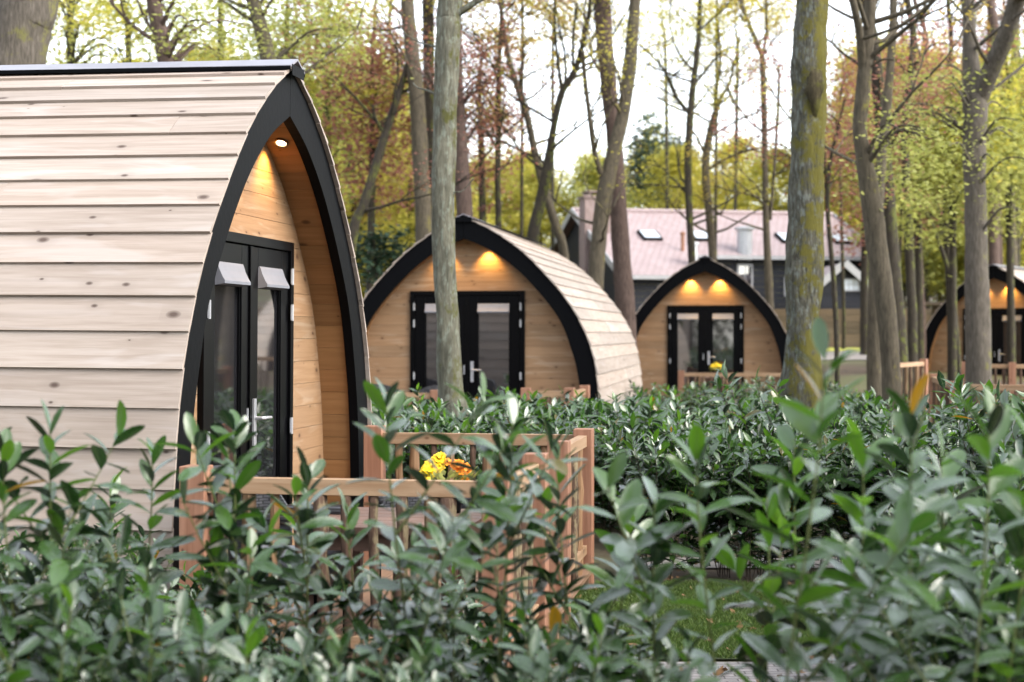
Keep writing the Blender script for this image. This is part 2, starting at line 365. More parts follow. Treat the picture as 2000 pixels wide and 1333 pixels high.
# main ground sheet: fine near the camera and near the terrace, coarse to the horizon
def ground():
    xs = np.concatenate([np.linspace(-300, -40, 8), np.linspace(-30, 6, 25), [6.4, 6.6, 7], np.linspace(8, 40, 24), np.linspace(60, 300, 7)])
    ys = np.concatenate([np.linspace(-60, 0, 6), np.linspace(2, 46, 34), np.linspace(47, 50, 5), [50.05, 50.12, 50.2, 50.3, 51], np.linspace(53, 130, 26), [160, 220, 320, 450]])
    v = [(x, y, gz(x, y)) for y in ys for x in xs]; nx = len(xs)
    f = [(j*nx+i, j*nx+i+1, (j+1)*nx+i+1, (j+1)*nx+i) for j in range(len(ys)-1) for i in range(nx-1)]
    me = bpy.data.meshes.new('ground'); me.from_pydata(v, [], f); me.materials.append(M['soil'])
    o = bpy.data.objects.new('ground', me); COL.objects.link(o); tag(o, kind='structure')
ground()
def lawn_back(x): return 10.15-.75*abs((x-1.0)/1.3)**2.2
_xs = [.3+2.05*i/24 for i in range(25)]; _me = bpy.data.meshes.new('lawn')
_me.from_pydata([(x, yy, .012) for x in _xs for yy in (7.78, max(7.9, lawn_back(x)))], [], [(2*i, 2*i+2, 2*i+3, 2*i+1) for i in range(24)]); _me.materials.append(M['grassbase'])
_o = bpy.data.objects.new('lawn', _me); COL.objects.link(_o); tag(_o, kind='structure')
sheet('paved_path', -.1, 6, 5.6, 7.72, 6, 4, .012, M['paver'])
sheet('gravel_path', .9, 14, 10.8, 11.3, 6, 4, .012, M['gravel'])
sheet('far_path', 2, 30, 40, 43.5, 20, 6, .02, M['gravel'])
sheet('far_lawn', 2, 30, 43.6, 49.8, 20, 10, .03, soilmat('far_grass', (.26, .27, .03), (.38, .36, .05), sc=3))
def grass(name, x0, x1, y0, y1, n, h, seed):
    rg = np.random.default_rng(seed)
    x = rg.uniform(x0, x1, n); y = rg.uniform(y0, y1, n); k_ = y < 10.15-.75*np.abs((x-1.0)/1.3)**2.2; x = x[k_]; y = y[k_]; n = len(x)
    a = rg.uniform(0, 2*np.pi, n); hh = h*rg.uniform(.5, 1.3, n); lean = rg.normal(0, .35, (n, 2))*hh[:, None]
    w = .0022
    dx = np.cos(a)*w; dy = np.sin(a)*w; z0 = .012
    v = np.stack([np.stack([x-dx, y-dy, np.full(n, z0)], 1), np.stack([x+dx, y+dy, np.full(n, z0)], 1),
                  np.stack([x+dx*.6+lean[:, 0]*.6, y+dy*.6+lean[:, 1]*.6, z0+hh*.65], 1), np.stack([x+lean[:, 0]*1.2, y+lean[:, 1]*1.2, z0+hh], 1)], 1).reshape(-1, 3)
    f = np.arange(4*n).reshape(n, 4)
    m = leafmat('grass_blade', [(0, (.045, .085, .015)), (.6, (.085, .15, .028)), (1, (.16, .21, .055))], trans=.3)
    o = npmesh(name, v, f, rg.random(n), None, m, smoothf=False); tag(o, 'short green lawn grass beyond the near laurels', 'grass', kind='stuff')
grass('lawn_grass', .31, 2.34, 7.79, 10.13, 90000, .03, 5)

def litter():
    r_ = np.random.default_rng(31); n = 900; cl = np.stack([r_.uniform(-.3, 5, n), r_.uniform(6.2, 12.5, n), np.full(n, .03)], 1)
    v, f, rn = cloud(n, cl, .055, 5, flat=.0, sig=.02); o = npmesh('leaf_litter', v, f, rn, None, soilmat('dead_leaf', (.10, .05, .02), (.24, .14, .06), sc=3), None, smoothf=False); tag(o, 'dead brown leaves scattered over the lawn and paths', 'leaf litter', kind='stuff')
# ------------------------------------------------------------------ cabins
OUT = catmull([(0, 0), (.36, .165), (.8, .475), (1.25, .95), (1.48, 1.28), (1.63, 1.6), (1.715, 1.9), (1.765, 2.3), (1.78, 2.6), (1.775, 2.95)], 12)
INN = catmull([(0, .276), (.38, .45), (.79, .77), (1.22, 1.28), (1.40, 1.7), (1.49, 2.05), (1.535, 2.5), (1.54, 2.95)], 12)
APEX = 3.10; REC = .25
def resample(c, n):
    d = np.concatenate([[0], np.cumsum(np.hypot(*np.diff(c, axis=0).T))]); s = np.linspace(0, d[-1], n)
    return np.stack([np.interp(s, d, c[:, 0]), np.interp(s, d, c[:, 1])], 1)
def halfw(c, z):    # half width of curve c at height z
    return float(np.interp(APEX-z, c[:, 1], c[:, 0]))
def add_boards(mb, curve, n, y0, y1, t0, t1, lap, seed, sign, joints):
    rg = random.Random(seed)
    c = resample(curve, n+1)
    tn = np.gradient(c, axis=0); tn /= np.hypot(*tn.T)[:, None]; nm = np.stack([tn[:, 1], -tn[:, 0]], 1)   # outward normal in (x,dz)
    for i in range(n):
        a, b = c[i], c[i+1]; na, nb = nm[i], nm[i+1]
        b2 = b+tn[i+1]*lap
        ao, ai, bo, bi = a+na*t0, a-na*.006, b2+nb*t1, b2+nb*(t1-.022)
        ys = [y0, y1]
        if joints:
            ys = [y0]+sorted(rg.uniform(y0+.4, y1-.4) for _ in range(joints))+[y1]
        for k in range(len(ys)-1):
            ya, yb = ys[k]+(.0015 if k else 0), ys[k+1]
            dz = rg.uniform(-.0025, .0025)
            q = [(p[0]+dz)*1 for p in (ai, ao, bi, bo)]
            cs = []
            for Y in (ya+rg.uniform(-.0, .004)*(k == 0), yb):
                for top in (1, 0):
                    for outer in (0, 1):
                        p = {(1, 0): ai, (1, 1): ao, (0, 0): bi, (0, 1): bo}[(top, outer)]
                        cs.append((sign*(p[0]+dz), Y, APEX-p[1]))
            mb.hexa(cs, 0, rg.random())
def make_cabin(label, loc, rz, length, lampW, joints=0, pitch=0.0, group='wooden arch shaped glamping cabins'):
    t = thing('glamping_cabin', label, 'cabin', loc, rz, group); t.rotation_euler = (pitch, 0, rz)
    for s in (-1, 1):
        mb = MB(); add_boards(mb, OUT, 20, -.025, length, .003, .020, .012, 11+s, s, joints); mb.build('roof_cladding', M['clad'], t)
    # shell under the boards
    mb = MB(); c = resample(OUT, 40)*np.array([.992, 1])+np.array([0, .012]); c2 = resample(OUT, 40)+0
    pr = [(-x, z) for x, z in c[::-1]]+[(x, z) for x, z in c[1:]]
    for i in range(len(pr)-1):
        (xa, za), (xb, zb) = pr[i], pr[i+1]; b = len(mb.v)
        mb.v += [(xa, .07, APEX-za), (xb, .07, APEX-zb), (xb, length-.01, APEX-zb), (xa, length-.01, APEX-za)]
        mb.face((b, b+1, b+2, b+3))
    b = len(mb.v); mb.v += [(x, length-.012, APEX-z) for x, z in pr]; mb.face([b+k for k in range(len(pr))])
    mb.build('shell', M['dark'], t)
    # rear wall planks, plinth
    mb = MB(); z = .15
    while z < 2.98:
        w0, w1 = halfw(OUT, z), halfw(OUT, min(z+.136, 3.09)); mb.hexa([(x, y, zz) for x, y, zz in [(-w0, length, z), (-w1, length, z+.136), (-w0, length+.02, z), (-w1, length+.02, z+.136), (w0, length, z), (w1, length, z+.136), (w0, length+.02, z), (w1, length+.02, z+.136)]], 0); z += .14
    mb.build('rear_wall', M['pine'], t)
    mb = MB(); mb.box((-1.70, .05, 0), (1.70, length-.05, .17)); mb.build('plinth', M['dark'], t)
    # ridge cap
    mb = MB()
    for s in (-1, 1):
        mb.hexa([(s*x, y, APEX+z) for x, z in ((0, .034), (.13, -.020)) for y in (-.042, length+.03) for z in (z, z+.012)], 1)
        mb.hexa([(s*x, y, APEX+z) for x, z in ((.131, -.050), (.136, -.050)) for y in (-.042, length+.03) for z in (z+.015, z+.036)], 1, mi=1)
    mb.hexa([(x, y, z) for x in (-.11, .11) for y in (-.045, -.041) for z in (APEX-.06, APEX-.0)], 0, mi=1)
    mb.build('ridge_cap', [M['cap'], M['black']], t)
    # black front arch, two mirrored halves butted at the top
    for s in (-1, 1):
        mb = MB(); o = resample(OUT, 50); i_ = resample(INN, 50)
        b = len(mb.v)
        for k in range(50):
            for (p, y) in ((o[k], .002), (i_[k], .002), (o[k], .062), (i_[k], .062)):
                x = p[0] if k else .002
                mb.v.append((s*x, y, APEX-p[1]-(0 if k else 0)))
        for k in range(49):
            a = b+k*4; c_ = a+4
            for q in ((a, a+1, c_+1, c_), (a+2, c_+2, c_+3, a+3), (a, c_, c_+2, a+2), (a+1, a+3, c_+3, c_+1)): mb.face(q, [(k*.07, 0), (k*.07, .25), (k*.07+.07, .25), (k*.07+.07, 0)])
        mb.face((b, b+2, b+3, b+1)); mb.face((b+196, b+197, b+199, b+198))
        ob = mb.build('arch_trim', M['black'], t)
    # soffit lining: planks running front to back
    mb = MB(); c = resample(INN*np.array([1.0, 1.0]), 23)
    tn = np.gradient(c, axis=0); tn /= np.hypot(*tn.T)[:, None]; nm = np.stack([tn[:, 1], -tn[:, 0]], 1)
    cc = c+nm*.018; co = c+nm*.04; cc[0, 0] = co[0, 0] = 0
    rg = random.Random(5)
    for s in (-1, 1):
        for k in range(22):
            e = (c[k+1]-c[k])*.008
            mb.hexa([(s*p[0], y, APEX-p[1]) for y in (.062, REC+.03) for p in (cc[k]+e, co[k]+e, cc[k+1]-e, co[k+1]-e)], 0, rg.random())
    mb.build('soffit', M['soffit'], t)
    # front wall: planks clipped by the arch, leaving the doorway
    mb = MB(); DW, DT = .768, 2.15; z = .15; k = 0; rg = random.Random(9)
    wi = c+nm*.03
    def hw(z): return float(np.interp(APEX-z, wi[:, 1], wi[:, 0])) if APEX-z > wi[0, 1] else 0.0
    while z < 2.84:
        z1 = min(z+.1385, 2.835); rn = rg.random()
        za = z
        segs = []
        if z < DT: 
            zt = min(z1, DT)
            segs += [(-1, DW, z, zt), (1, DW, z, zt)]
            if z1 > DT: segs += [(0, 0, DT, z1)]
        else: segs += [(0, 0, z, z1)]
        for sg, inner, za, zb in segs:
            if zb-za < .004: continue
            w0, w1 = hw(za), hw(zb)
            if sg:
                mb.hexa([(sg*x, y, zz) for (x, y, zz) in [(inner, REC, za), (inner, REC, zb), (inner, REC+.03, za), (inner, REC+.03, zb), (w0, REC, za), (w1, REC, zb), (w0, REC+.03, za), (w1, REC+.03, zb)]], 0, rn+(.1 if sg > 0 else 0), o=(z*3, 0))
            else:
                mb.hexa([(-w0, REC, za), (-w1, REC, zb), (-w0, REC+.03, za), (-w1, REC+.03, zb), (w0, REC, za), (w1, REC, zb), (w0, REC+.03, za), (w1, REC+.03, zb)], 0, rn)
        z += .141; k += 1
    mb.build('front_wall', M['pine'], t)
    mb = MB(); mb.v += [(-1.5, REC+.035, .1), (1.5, REC+.035, .1), (1.5, REC+.035, 1.7), (.9, REC+.035, 2.2), (0, REC+.035, 2.82), (-.9, REC+.035, 2.2), (-1.5, REC+.035, 1.7)]
    mb.face(range(7)); mb.build('wall_backing', M['dark'], t)
    # door frame
    mb = MB(); y0, y1 = REC-.035, REC+.02
    mb.box((-.768, y0, .15), (-.712, y1, DT)); mb.box((.712, y0, .15), (.768, y1, DT)); mb.box((-.712, y0, DT-.056), (.712, y1, DT)); mb.box((-.712, y0, .15), (.712, y1, .18))
    mb.build('door_frame', M['blackdoor'], t, bevel=.003)
    for s in (-1, 1):
        mb = MB(); ya, yb = REC-.018, REC+.022; zt, zb = DT-.06, .183
        a, b_ = .003, .708; g0, g1, gb, gt = .14, .565, .42, DT-.175
        def bx(x0, x1, z0, z1, yA=ya, yB=yb): mb.box((min(s*x0, s*x1), yA, z0), (max(s*x0, s*x1), yB, z1))
        bx(a, g0, zb, zt); bx(g1, b_, zb, zt); bx(g0, g1, gt, zt); bx(g0, g1, zb, gb)
        # glazing beads
        for q in ((g0, g0+.012, gb, gt), (g1-.012, g1, gb, gt), (g0+.012, g1-.012, gt-.012, gt), (g0+.012, g1-.012, gb, gb+.012)): bx(*q, ya+.008, yb-.004)
        if s > 0: bx(-.022, .018, zb, zt, ya-.012, ya-.001)     # meeting stile
        d = mb.build('door', M['blackdoor'], t, bevel=.003)
        mb = MB(); mb.box((min(s*(g0+.012), s*(g1-.012)), REC+.004, gb+.012), (max(s*(g0+.012), s*(g1-.012)), REC+.010, gt-.012)); mb.build('pane', M['glass'], d)
        # white blind box with rounded underside, curving out from the glass
        mb = MB(); xa, xb = min(s*(g0+.004), s*(g1-.004)), max(s*(g0+.004), s*(g1-.004)); pr = [(REC-.012, gt+.005), (REC-.026, gt+.005)]
        pr += [(REC-.032, gt-.008), (REC-.042, gt-.04), (REC-.060, gt-.078), (REC-.072, gt-.096), (REC-.072, gt-.112), (REC-.012, gt-.122)]
        b = len(mb.v); n_ = len(pr)
        for x in (xa, xb): mb.v += [(x, y, z) for y, z in pr]
        for q in range(n_): mb.face((b+q, b+(q+1) % n_, b+n_+(q+1) % n_, b+n_+q))
        mb.face([b+q for q in range(n_)][::-1]); mb.face([b+n_+q for q in range(n_)])
        mb.build('blind', M['blind'], d)
        for hz in (.21, .43, 1.12, 1.75):
            mb = MB(); mb.tube([(s*.712, REC-.043, DT-hz-.05), (s*.712, REC-.043, DT-hz+.05)], [.009, .009], 8)
            mb.box((min(s*.700, s*.724), REC-.0385, DT-hz-.045), (max(s*.700, s*.724), REC-.0362, DT-hz+.045)); mb.build('hinge', M['steel'], d)
        if s > 0:
            mb = MB(); hz = DT-1.06; mb.box((.045, REC-.034, hz-.14), (.085, REC-.019, hz+.13))
            mb.tube([(.065, REC-.035, hz+.02), (.065, REC-.075, hz+.02), (.075, REC-.083, hz+.02), (.10, REC-.084, hz+.02), (.195, REC-.084, hz+.018)], [.011, .010, .010, .010, .009], 10)
            mb.tube([(.065, REC-.034, hz-.07), (.065, REC-.042, hz-.07)], [.012, .012], 10)
            mb.build('handle', M['steel'], d, smoothf=False, bevel=.003)
        else:
            mb = MB(); mb.box((-.05, REC-.026, DT-1.10), (-.034, REC-.019, DT-.98)); mb.build('lock_plate', M['steel'], d)
    # downlights in the soffit
    for s in (-1, 1):
        x = .30; dz = float(np.interp(x, cc[:, 0], cc[:, 1])); sl = math.atan2(float(np.interp(x+.05, cc[:, 0], cc[:, 1]))-dz, .05)
        n_ = Vector((-s*math.sin(sl), 0, -math.cos(sl))); p = Vector((s*x, .15, APEX-dz))+n_*.003
        u = Vector((0, 1, 0)); w = n_.cross(u)
        mb = MB(); b = len(mb.v); K = 20
        for r_, h in ((.045, .0), (.045, .008), (.033, .010), (.030, .001)):
            for q in range(K): a = 2*math.pi*q/K; mb.v.append(tuple(p+(u*math.cos(a)+w*math.sin(a))*r_+n_*h))
        for j in range(3):
            for q in range(K): mb.face((b+j*K+q, b+j*K+(q+1) % K, b+(j+1)*K+(q+1) % K, b+(j+1)*K+q))
        ring = mb.build('downlight', M['ringm'], t)
        mb = MB(); b = 0
        for q in range(K): a = 2*math.pi*q/K; mb.v.append(tuple(p+(u*math.cos(a)+w*math.sin(a))*.029+n_*.004))
        mb.face(range(K)); mb.build('lens', M['lens'], ring)
        ld = bpy.data.lights.new('downlight_lamp', 'SPOT'); ld.energy = lampW; ld.color = (1, .55, .12); ld.spot_size = R(100); ld.spot_blend = .8; ld.shadow_soft_size = .02
        lo = bpy.data.objects.new('downlight_lamp', ld); COL.objects.link(lo); lo.parent = t; lo.location = p+n_*.02
        lo.rotation_euler = Vector((0, .35, -1)).to_track_quat('-Z', 'Y').to_euler()
    return t
YAW = math.atan(.16)
make_cabin('large near wooden cabin filling the left side with its black arch turned right', (-1.272, 9.05, 0), math.pi/2-YAW-.012, 6.0, 7, joints=1, pitch=.007)
make_cabin('wooden cabin behind the grey lichen covered tree trunk, facing the camera', (-.626, 20.83, 0), -YAW, 6.9, 9, joints=1)
make_cabin('small distant wooden cabin with two glowing lamps, left of the mossy trunk', (3.86, 32.0, 0), -YAW, 5.6, 14, joints=1)
make_cabin('wooden cabin cut by the right edge of the photo, behind the forked trunk', (10.83, 36.0, 0), -R(34), 5.6, 14, joints=1)

# ------------------------------------------------------------------ railings
def loc2w(o, rz, lx, fr, z=0):        # cabin frame: lx to its right, fr out in front
    ex = Vector((math.cos(rz), math.sin(rz), 0)); ey = Vector((-math.sin(rz), math.cos(rz), 0))
    return Vector((o[0], o[1], 0))+ex*lx-ey*fr+Vector((0, 0, z))
def railing(label, pts, ztop=1.01, zb=.02, gap=.115, seed=1, gaps=(), posts=None):
    """pts: world XY post positions in order"""
    rg = random.Random(seed); t = thing('deck_railing', label, 'railing', (pts[0].x, pts[0].y, 0), 0, 'timber railings round the cabin decks')
    O = Vector((pts[0].x, pts[0].y, 0)); hw = .058
    for i, p in enumerate(pts):
        if posts and not posts[i]: continue
        q = pts[min(i+1, len(pts)-1)]-pts[max(i-1, 0)] if 0 < i < len(pts)-1 else (pts[1]-pts[0] if i == 0 else pts[-1]-pts[-2])
        if 0 < i < len(pts)-1: q = pts[i+1]-p
        d = Vector((q.x, q.y, 0)).normalized(); e = Vector((-d.y, d.x, 0)); a = p-O; a.z = 0
        mb = MB(); h = ztop+rg.uniform(-.008, .008)
        mb.hexa([a+d*(i1*hw)+e*(j*hw)+Vector((0, 0, z)) for z in (zb-.02, h) for i1 in (-1, 1) for j in (-1, 1)], 0, rg.random())
        mb.build('post', M['post'], t, bevel=.004)
    for i in range(len(pts)-1):
        a = pts[i]-O; b = pts[i+1]-O; a.z = b.z = 0; d = (b-a).normalized(); L = (b-a).length; e = Vector((-d.y, d.x, 0))
        for z, nm in ((ztop-.075, 'top_rail'), (.27, 'lower_rail')):
            mb = MB(); mb.bar(a+d*(hw+.001)+Vector((0, 0, z)), b-d*(hw+.001)+Vector((0, 0, z)), .055, .07 if nm == 'top_rail' else .055, rnd=rg.random()); mb.build(nm, M['rail'], t, bevel=.003)
        s = hw+.07
        while s < L-hw-.04:
            dark = rg.random() < .62; r = rg.uniform(.018, .034); o_ = e*rg.uniform(-.012, .012)
            p0 = a+d*s+o_+Vector((0, 0, .11+rg.uniform(0, .03))); p1 = a+d*(s+rg.uniform(-.02, .02))+o_+Vector((0, 0, ztop-.112))
            mb = MB(); mid = [p0.lerp(p1, k/6)+Vector((rg.uniform(-.006, .006), rg.uniform(-.006, .006), 0)) for k in range(7)]
            mid[0] = p0; mid[-1] = p1
            mb.tube(mid, [r*rg.uniform(.88, 1.1) for _ in mid], 8, jit=.25, jf=6, seed=rg.uniform(0, 99)); mb.build('stake', M['stake'] if dark else M['stakecut'], t, smoothf=dark)
            s += gap*rg.uniform(.8, 1.25)
    return t
def deck(label, o, rz, x0, x1, fr, z):
    t = thing('wooden_deck', label, 'deck', (o[0], o[1], 0), rz, 'timber decks in front of the cabins')
    mb = MB(); n = int(fr/.145); rg = random.Random(3)
    for k in range(n): mb.box((x0, -.06-(k+1)*.145+.006, z-.028), (x1, -.06-k*.145, z), axis=0, rnd=rg.random())
    mb.build('boards', M['deck'], t); mb = MB()
    for x in (x0+.1, (x0+x1)/2, x1-.1): mb.box((x-.03, -.06-n*.145+.02, .0), (x+.03, -.08, z-.03))
    mb.build('joists', M['deck'], t)
O1, Z1 = (-1.197, 8.80), math.pi/2-YAW
O2, Z2 = (-.626, 20.83), -YAW
O3, Z3 = (3.86, 32.0), -YAW
deck('near deck with a table, chairs and yellow flowers before the left cabin', O1, Z1, -1.78, 1.36, 1.45, .15)
deck('deck before the cabin behind the grey trunk', O2, Z2, -1.8, 1.7, 1.4, .12)
deck('deck before the small distant cabin with two glowing lamps', O3, Z3, -1.8, 1.9, 1.4, .12)
L = lambda o, z, lx, fr: loc2w(o, z, lx, fr)
railing('near side of the left cabin deck railing, turning the right corner', [L(O1, Z1, -1.80, .10), L(O1, Z1, -1.82, 1.44), L(O1, Z1, -.83, 1.46)], seed=2)
railing('far side of the left cabin deck railing, behind the yellow flowers', [L(O1, Z1, .21, 1.44), L(O1, Z1, 1.31, 1.45), L(O1, Z1, 1.34, .12)], seed=3)
railing('low railing left of the grey trunk before the second cabin', [L(O2, Z2, -1.75, 1.3), L(O2, Z2, -.1, 1.32)], ztop=.90, seed=4)
railing('short corner railing at the right foot of the second cabin arch', [L(O2, Z2, 1.02, 1.35), L(O2, Z2, 1.55, 1.33), L(O2, Z2, 1.62, .35)], ztop=.93, seed=5)
railing('railing before the small distant cabin, left of the mossy trunk', [L(O3, Z3, -.40, 1.4), L(O3, Z3, 1.75, 1.4)], ztop=.87, seed=6)
Pg = lambda px, Y: Vector(((px-1000)/F*Y, Y, 0))
railing('small two post railing right of the curved brown trunk', [Pg(1747, 25.0), Pg(1804, 26.5)], ztop=1.16, gap=.3, seed=7)
railing('nearest railing at the right edge, angled beside the forked trunk', [Pg(1823, 21.5), Pg(1866, 18.3), Pg(2040, 18.0)], ztop=1.05, seed=8)
railing('rear railing right at the foot of the cabin at the photo edge', [Pg(1885, 27.5), Pg(1977, 27.2), Pg(2080, 27)], ztop=1.10, seed=9)

# ------------------------------------------------------------------ table, chairs, flowers
def table(label, p, rz, w, d, h):
    t = thing('garden_table', label, 'table', p, rz); mb = MB(); n = 6
    for k in range(n): mb.box((-w/2, -d/2+k*d/n+.003, h-.032), (w/2, -d/2+(k+1)*d/n-.003, h), axis=0)
    mb.build('table_top', M['table'], t, bevel=.003)
    mb = MB(); mb.box((-w/2+.05, -d/2+.05, h-.11), (w/2-.05, -d/2+.07, h-.034)); mb.box((-w/2+.05, d/2-.07, h-.11), (w/2-.05, d/2-.05, h-.034))
    mb.box((-w/2+.05, -d/2+.071, h-.11), (-w/2+.07, d/2-.071, h-.034)); mb.box((w/2-.07, -d/2+.071, h-.11), (w/2-.05, d/2-.071, h-.034)); mb.build('apron', M['table'], t)
    for x in (-1, 1):
        for y in (-1, 1):
            mb = MB(); cx, cy = x*(w/2-.04), y*(d/2-.04); mb.box((cx-.03, cy-.03, 0), (cx+.03, cy+.03, h-.034)); mb.build('leg', M['table'], t, bevel=.003)
def chair(label, p, rz, bk=.24):
    t = thing('wicker_chair', label, 'chair', p, rz, 'dark wicker chairs on the cabin decks')   # faces -y
    mb = MB(); mb.box((-.27, -.27, .30), (.27, .26, .40)); mb.build('seat', M['wicker'], t, bevel=.02)
    mb = MB(); mb.box((-.24, -.26, .402), (.24, .20, .45)); mb.build('cushion', M['cushion'], t, bevel=.02)
    mb = MB(); c = []
    K = 12
    for k in range(K+1):
        a = k/K*math.pi; x = -.29*math.cos(a); y = .05+.24*math.sin(a)
        c.append((x, y))
    for k in range(K):
        (xa, ya), (xb, yb) = c[k], c[k+1]; ha = .60+bk*math.sin(k/K*math.pi)**.6; hb = .60+bk*math.sin((k+1)/K*math.pi)**.6 if k+1 < K else .60
        na = Vector((xa, ya-.05, 0)).normalized()*.03; nb = Vector((xb, yb-.05, 0)).normalized()*.03
        mb.hexa([(xa, ya, .40), (xa, ya, ha), (xa+na.x, ya+na.y, .40), (xa+na.x, ya+na.y, ha), (xb, yb, .40), (xb, yb, hb), (xb+nb.x, yb+nb.y, .40), (xb+nb.x, yb+nb.y, hb)], 0)
    mb.build('backrest', M['wicker'], t)
    for x in (-.24, .24):
        mb = MB(); mb.box((x-.04, -.27, .60), (x+.04, .05, .64)); mb.box((x-.03, -.265, .402), (x+.03, -.215, .598)); mb.build('armrest', M['wicker'], t, bevel=.01)
        for y in (-.24, .22):
            mb = MB(); mb.tube([(x, y, 0), (x, y, .3)], [.018, .022], 8); mb.build('leg', M['black'], t)
def flowers(label, p, n, spread, seed, cols, pr=.09):
    rg = random.Random(seed); t = thing('flower_pot', label, 'flowers', p, 0, 'pots of spring flowers on the decks')
    mb = MB(); mb.tube([(0, 0, 0), (0, 0, .03), (0, 0, .10), (0, 0, .115), (0, 0, .105)], [pr*.75, pr*.8, pr, pr*1.05, pr*.9], 16); mb.build('pot', M['black'], t, smoothf=True)
    mb = MB()
    for k in range(90):
        a = rg.uniform(0, 6.28); r = spread*math.sqrt(rg.random()); c = Vector((r*math.cos(a), r*math.sin(a), rg.uniform(.10, .17))); d = Vector((math.cos(a), math.sin(a), rg.uniform(.2, 1))).normalized(); s_ = d.cross(Vector((0, 0, 1))).normalized()
        b = len(mb.v); q = .035; mb.v += [tuple(c), tuple(c+d*q+s_*q*.4), tuple(c+d*q*2), tuple(c+d*q-s_*q*.4)]; mb.face((b, b+1, b+2, b+3), rnd=rg.uniform(.3, .8))
    mb.build('foliage', M['leaf_green'], t)
    for ci, (cm, share) in enumerate(cols):
        mb = MB()
        for k in range(int(n*share)):
            a = rg.uniform(0, 6.28); r = spread*math.sqrt(rg.random())
            if len(cols) > 1: a = rg.uniform(-.7, .7)+(0 if ci else 3.14)
            r = spread*math.sqrt(rg.random())
            c = Vector((r*math.cos(a), r*math.sin(a), .15+.09*(1-(r/spread)**2)+rg.uniform(-.02, .04)))
            nrm = Vector((rg.uniform(-.6, .6), rg.uniform(-1.2, .1), rg.uniform(.3, 1))).normalized(); u = nrm.cross(Vector((1, .2, 0))).normalized(); w = nrm.cross(u)
            a0 = rg.uniform(0, 6)
            for q in range(5):
                an = a0+q*1.2566; dd = u*math.cos(an)+w*math.sin(an); ss = u*math.cos(an+1.57)+w*math.sin(an+1.57); b = len(mb.v); R_ = .017
                mb.v += [tuple(c), tuple(c+dd*R_*.8+ss*R_*.65+nrm*.002), tuple(c+dd*R_*1.4), tuple(c+dd*R_*.8-ss*R_*.65-nrm*.001)]; mb.face((b, b+1, b+2, b+3))
            b = len(mb.v); mb.v += [tuple(c+nrm*.003+(u*math.cos(q)+w*math.sin(q))*.004) for q in (0, 1.57, 3.14, 4.71)]; mb.face((b, b+1, b+2, b+3), mi=1)
        mb.build('blossom', [cm, M['dark']], t)
M['yel'] = plain('yellow_petal', (.85, .60, .01), rough=.6); M['ora'] = plain('orange_petal', (.85, .28, .01), rough=.6)
tc_ = Vector((-.50, 7.36, .15))
table('pinkish brown plank table on the near deck beside the left cabin', (tc_.x, tc_.y, .15), Z1-math.pi/2, .72, .80, .60)
flowers('yellow and orange flowers in a dark pot on the near deck table', (-.31, 7.55, .752), 230, .115, 4, [(M['yel'], .9), (M['ora'], .1)])
chair('dark wicker chair left of the near table, by the cabin door', (-1.05, 7.30, .15), Z1-math.pi/2+math.pi/2)
chair('dark wicker chair with grey cushion on the far side of the near table', (-.40, 8.2, .15), Z1-math.pi/2, .03)
pc = L(O2, Z2, -.75, .75); chair('dark wicker chair on the second deck, left of the grey trunk', (pc.x, pc.y, .12), Z2+R(150))
pc = L(O2, Z2, -.15, .9); chair('dark wicker chair on the second deck, partly behind the grey trunk', (pc.x, pc.y, .12), Z2+R(200))
pc = L(O2, Z2, -1.25, .8); table('small plank table on the second deck beside the cabin wall', (pc.x, pc.y, .12), Z2, .5, .6, .62)
flowers('yellow flowers on the small table of the second deck', (pc.x, pc.y, .742), 60, .10, 7, [(M['yel'], 1)])
pc = L(O3, Z3, .25, .8); table('small plank table on the deck of the small distant cabin', (pc.x, pc.y, .12), Z3, .6, .6, .62)
flowers('yellow flowers on the deck table of the small distant cabin', (pc.x, pc.y, .742), 60, .12, 8, [(M['yel'], 1)])

# ------------------------------------------------------------------ leaves
def leaves_mesh(name, pos, dirv, nrm, Ls, Wd, rnd, mat, parent, hi=True, curl=.25, fold=.22):
    pos, dirv, nrm = map(np.asarray, (pos, dirv, nrm)); Ls = np.asarray(Ls); n = len(pos)
    dirv = dirv/np.linalg.norm(dirv, axis=1, keepdims=True)
    nrm = nrm-dirv*np.sum(nrm*dirv, axis=1, keepdims=True); nrm /= np.linalg.norm(nrm, axis=1, keepdims=True)+1e-9
    side = np.cross(dirv, nrm)
    if hi: T = [0, .12, .32, .55, .78, .93, 1]; WP = [.06, .42, .85, 1, .84, .45, .0]
    else: T = [0, .3, .65, 1]; WP = [.08, .85, .9, .0]
    S = len(T); V = np.zeros((n, S, 3, 3)); cr = np.asarray(curl)*np.ones(n)
    for i, (t, w) in enumerate(zip(T, WP)):
        cpt = pos+dirv*(Ls*t)[:, None]-nrm*(Ls*cr*t*t)[:, None]
        for j, sg in enumerate((-1, 0, 1)):
            V[:, i, j] = cpt+side*(sg*w*Wd*Ls*.5)[:, None]+nrm*(abs(sg)*fold*w*Wd*Ls*.5)[:, None]
    base = np.arange(n)[:, None]*(S*3); f = []; uv = []
    for i in range(S-1):
        for j in range(2):
            a = i*3+j; f.append(base+np.array([[a, a+3, a+4, a+1]]))
            uv.append([(T[i], j*.5), (T[i+1], j*.5), (T[i+1], j*.5+.5), (T[i], j*.5+.5)])
    K = len(f); f = np.stack(f, 1).reshape(-1, 4); uv = np.tile(np.array(uv, dtype=np.float32)[None], (n, 1, 1, 1)).reshape(-1, 2)
    return npmesh(name, V.reshape(-1, 3), f, np.repeat(rnd, K), uv, mat, parent)
